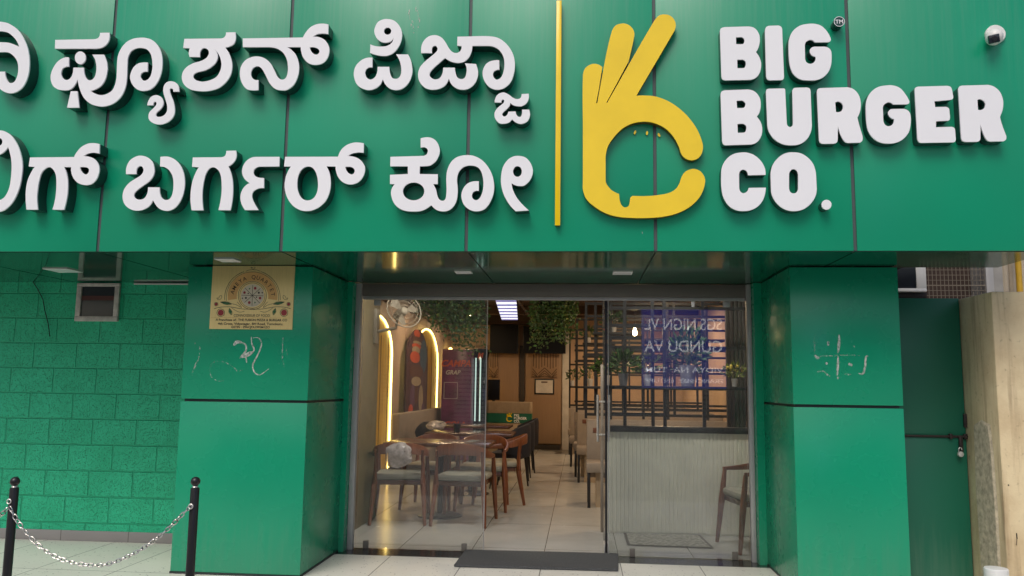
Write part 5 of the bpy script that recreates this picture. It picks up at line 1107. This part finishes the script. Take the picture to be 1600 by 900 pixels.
tw.links.new(coords(tw), wv.inputs['Vector']); cr = ramp(tw, wv.outputs['Fac'], [(.30, (.06, .09, .32)), (.50, (.45, .55, .95)), (.7, (1, 1, 1))]); tw.links.new(cr, bw_.inputs['Emission Color']); bw_.inputs['Emission Strength'].default_value = 1.15
m = MB(); a = [m.b.verts.new((p.x, p.y, 2.660)) for p in lp_]; b = [m.b.verts.new((p.x, p.y, 2.6675)) for p in lp_]; m.b.faces.new(a); m.b.faces.new(b)
for k in range(4): m.b.faces.new((a[k], a[(k + 1) % 4], b[(k + 1) % 4], b[k]))
m.build('light_film', mw, pn)
m = MB()
for yy in (y0 + .3, y1 - .3): m.tube([((x0b + x1b) / 2, yy, 2.70), ((x0b + x1b) / 2, yy, ZC)], .005, 6)
m.build('hanger', m_grid, pn)
def spot(x, y, lab, power, size=.35, col=(1, .70, .42)):
    t = thing('ceiling_spot', lab, 'ceiling light', (x, y, ZC), 'warm ceiling spots in the room')
    m = MB(); m.lathe([(.055, ZC - .14), (.06, ZC - .13), (.06, ZC - .001)], (x, y, 0), 18); m.build('can', m_grid, t)
    m = MB(); m.lathe([(.045, ZC - .146), (.05, ZC - .1405)], (x, y, 0), 18); m.build('lens', m_spotl, t)
    l = bpy.data.lights.new('spot_lamp', 'AREA'); l.shape = 'DISK'; l.size = size; l.energy = power; l.color = col; o = bpy.data.objects.new('spot_lamp', l); C.objects.link(o); o.parent = t; o.location = (0, 0, -.16)
for x, y, pw, lab in ((-2.25, 9.9, 14, 'warm ceiling spot over the peach wall, nearest the entrance'), (-2.25, 13.0, 14, 'warm ceiling spot over the wall sofa'), (-2.25, 16.2, 10, 'warm ceiling spot over the drinks coolers'),
                      (1.15, 9.0, 24, 'warm ceiling spot behind the shelf frame'), (1.15, 11.2, 34, 'warm ceiling spot over the nearest booth'), (1.15, 13.5, 38, 'warm ceiling spot over the middle booth'), (1.0, 16.3, 48, 'warm ceiling spot over the rear right corner'),
                      (-.45, 11.6, 4, 'warm ceiling spot over the aisle'), (-.6, 15.2, 2, 'warm ceiling spot in front of the service counter')):
    spot(x, y, lab, pw)
for x, lab in ((-1.5, 'neutral fill lamp added inside the left glass pane'), (-.3, 'neutral fill lamp added just inside the open doorway'), (.9, 'neutral fill lamp added inside the right glass pane')): spot(x, 7.45, lab, 24, .3, (1, .95, .87))  # fill lamps added to brighten the entrance floor and half wall
q = atY(992, 519, 8.9); pd = thing('pendant_lamp', 'single glowing pendant bulb hanging behind the shelf frame', 'pendant lamp', q)
m = MB(); m.lathe([(.008, -.04), (.020, -.03), (.025, -.010), (.021, .012), (.012, .045)], q, 18); m.build('bulb', m_bulb, pd)
m = MB(); m.lathe([(.02, .046), (.02, .09), (.006, .10)], q, 12); m.tube([(q.x, q.y, q.z + .09), (q.x, q.y, ZC)], .004, 6); m.build('cord', m_black, pd)

# ------------------------------------------------------------------ across the street (seen only in reflections)
for k, (x0, x1, y, h, lab) in enumerate(((-16, -5.2, -13, 5.0, 'beige low building across the street, to the left'), (-5.0, 5.4, -13.6, 4.2, 'beige building across the street facing the shop'), (5.6, 17, -13, 5.4, 'beige taller building across the street, to the right'))):
    t = thing('opposite_building', lab, 'building', ((x0 + x1) / 2, y, -.15), 'buildings across the street')
    m = MB(); m.box(x0, x1, y - 6, y, -.15, h); m.build('wall', m_opp, t)
    n = int((x1 - x0) / 2.1)
    for fl in range(int(h / 2.9)):
        for i in range(n):
            x = x0 + (i + .5) * (x1 - x0) / n; m = MB(); m.box(x - .55, x + .55, y + .005, y + .03, .7 + fl * 2.9, 2.1 + fl * 2.9); m.build('window', m_win, t)
    m = MB(); m.box(x0, x1, y + .005, y + .7, 2.55, 2.63, .01); m.build('awning', m_corr, t)
    for i in range(3):
        xs_ = x0 + (x1 - x0) * (i + .2) / 3; m = MB()
        for j in range(16): m.box(xs_, xs_ + 1.8, y + .035, y + .055, .05 + j * .14, .15 + j * .14)
        m.build('shutter', [m_alu, m_plastic, m_corr][(i + k) % 3], t)
def mirY(px, py, Ys):      # world point on the plane y = Ys whose mirror image in the glass lies on this photo pixel
    v = atY(px, py, 2 * YD - Ys); return v
s0, s1 = mirY(1003, 606, -6.0), mirY(1133, 484, -6.0)
sg = thing('street_signboard', 'blue signboard with white lettering across the street, glow added for its reflection', 'signboard', ((s0.x + s1.x) / 2, -6, -.15))
m = MB(); m.box(s0.x, s1.x, -6.06, -6.0, s0.z, s1.z, .005); m.build('panel', m_blue, sg)
m = MB()
for x in (s0.x + .1, s1.x - .1): m.box(x - .04, x + .04, -6.12, -6.062, -.15, s1.z)
m.build('post', m_grid, sg)
m = MB(); wS = s1.x - s0.x; H_s = s1.z - s0.z
for s_, zf, sz in (('SGS NIGN VL', .74, .42), ('GUNDU VA', .46, .42), ('VIDYA NA  TUM', .20, .19), ('FRANCHISEE  ENTURP', .07, .14)):
    me = text_mesh(s_, sz * H_s / 2.0, bold=.001); wd = max(v.co.x for v in me.vertices) - min(v.co.x for v in me.vertices)
    m.mesh(me, Matrix.Translation(((s0.x + s1.x) / 2, -5.995, s0.z + zf * H_s)) @ Matrix.Rotation(PI, 4, 'Z') @ Matrix.Diagonal((.92 * wS / wd, 1, 1, 1)))
m.build('lettering', m_sgtext, sg)
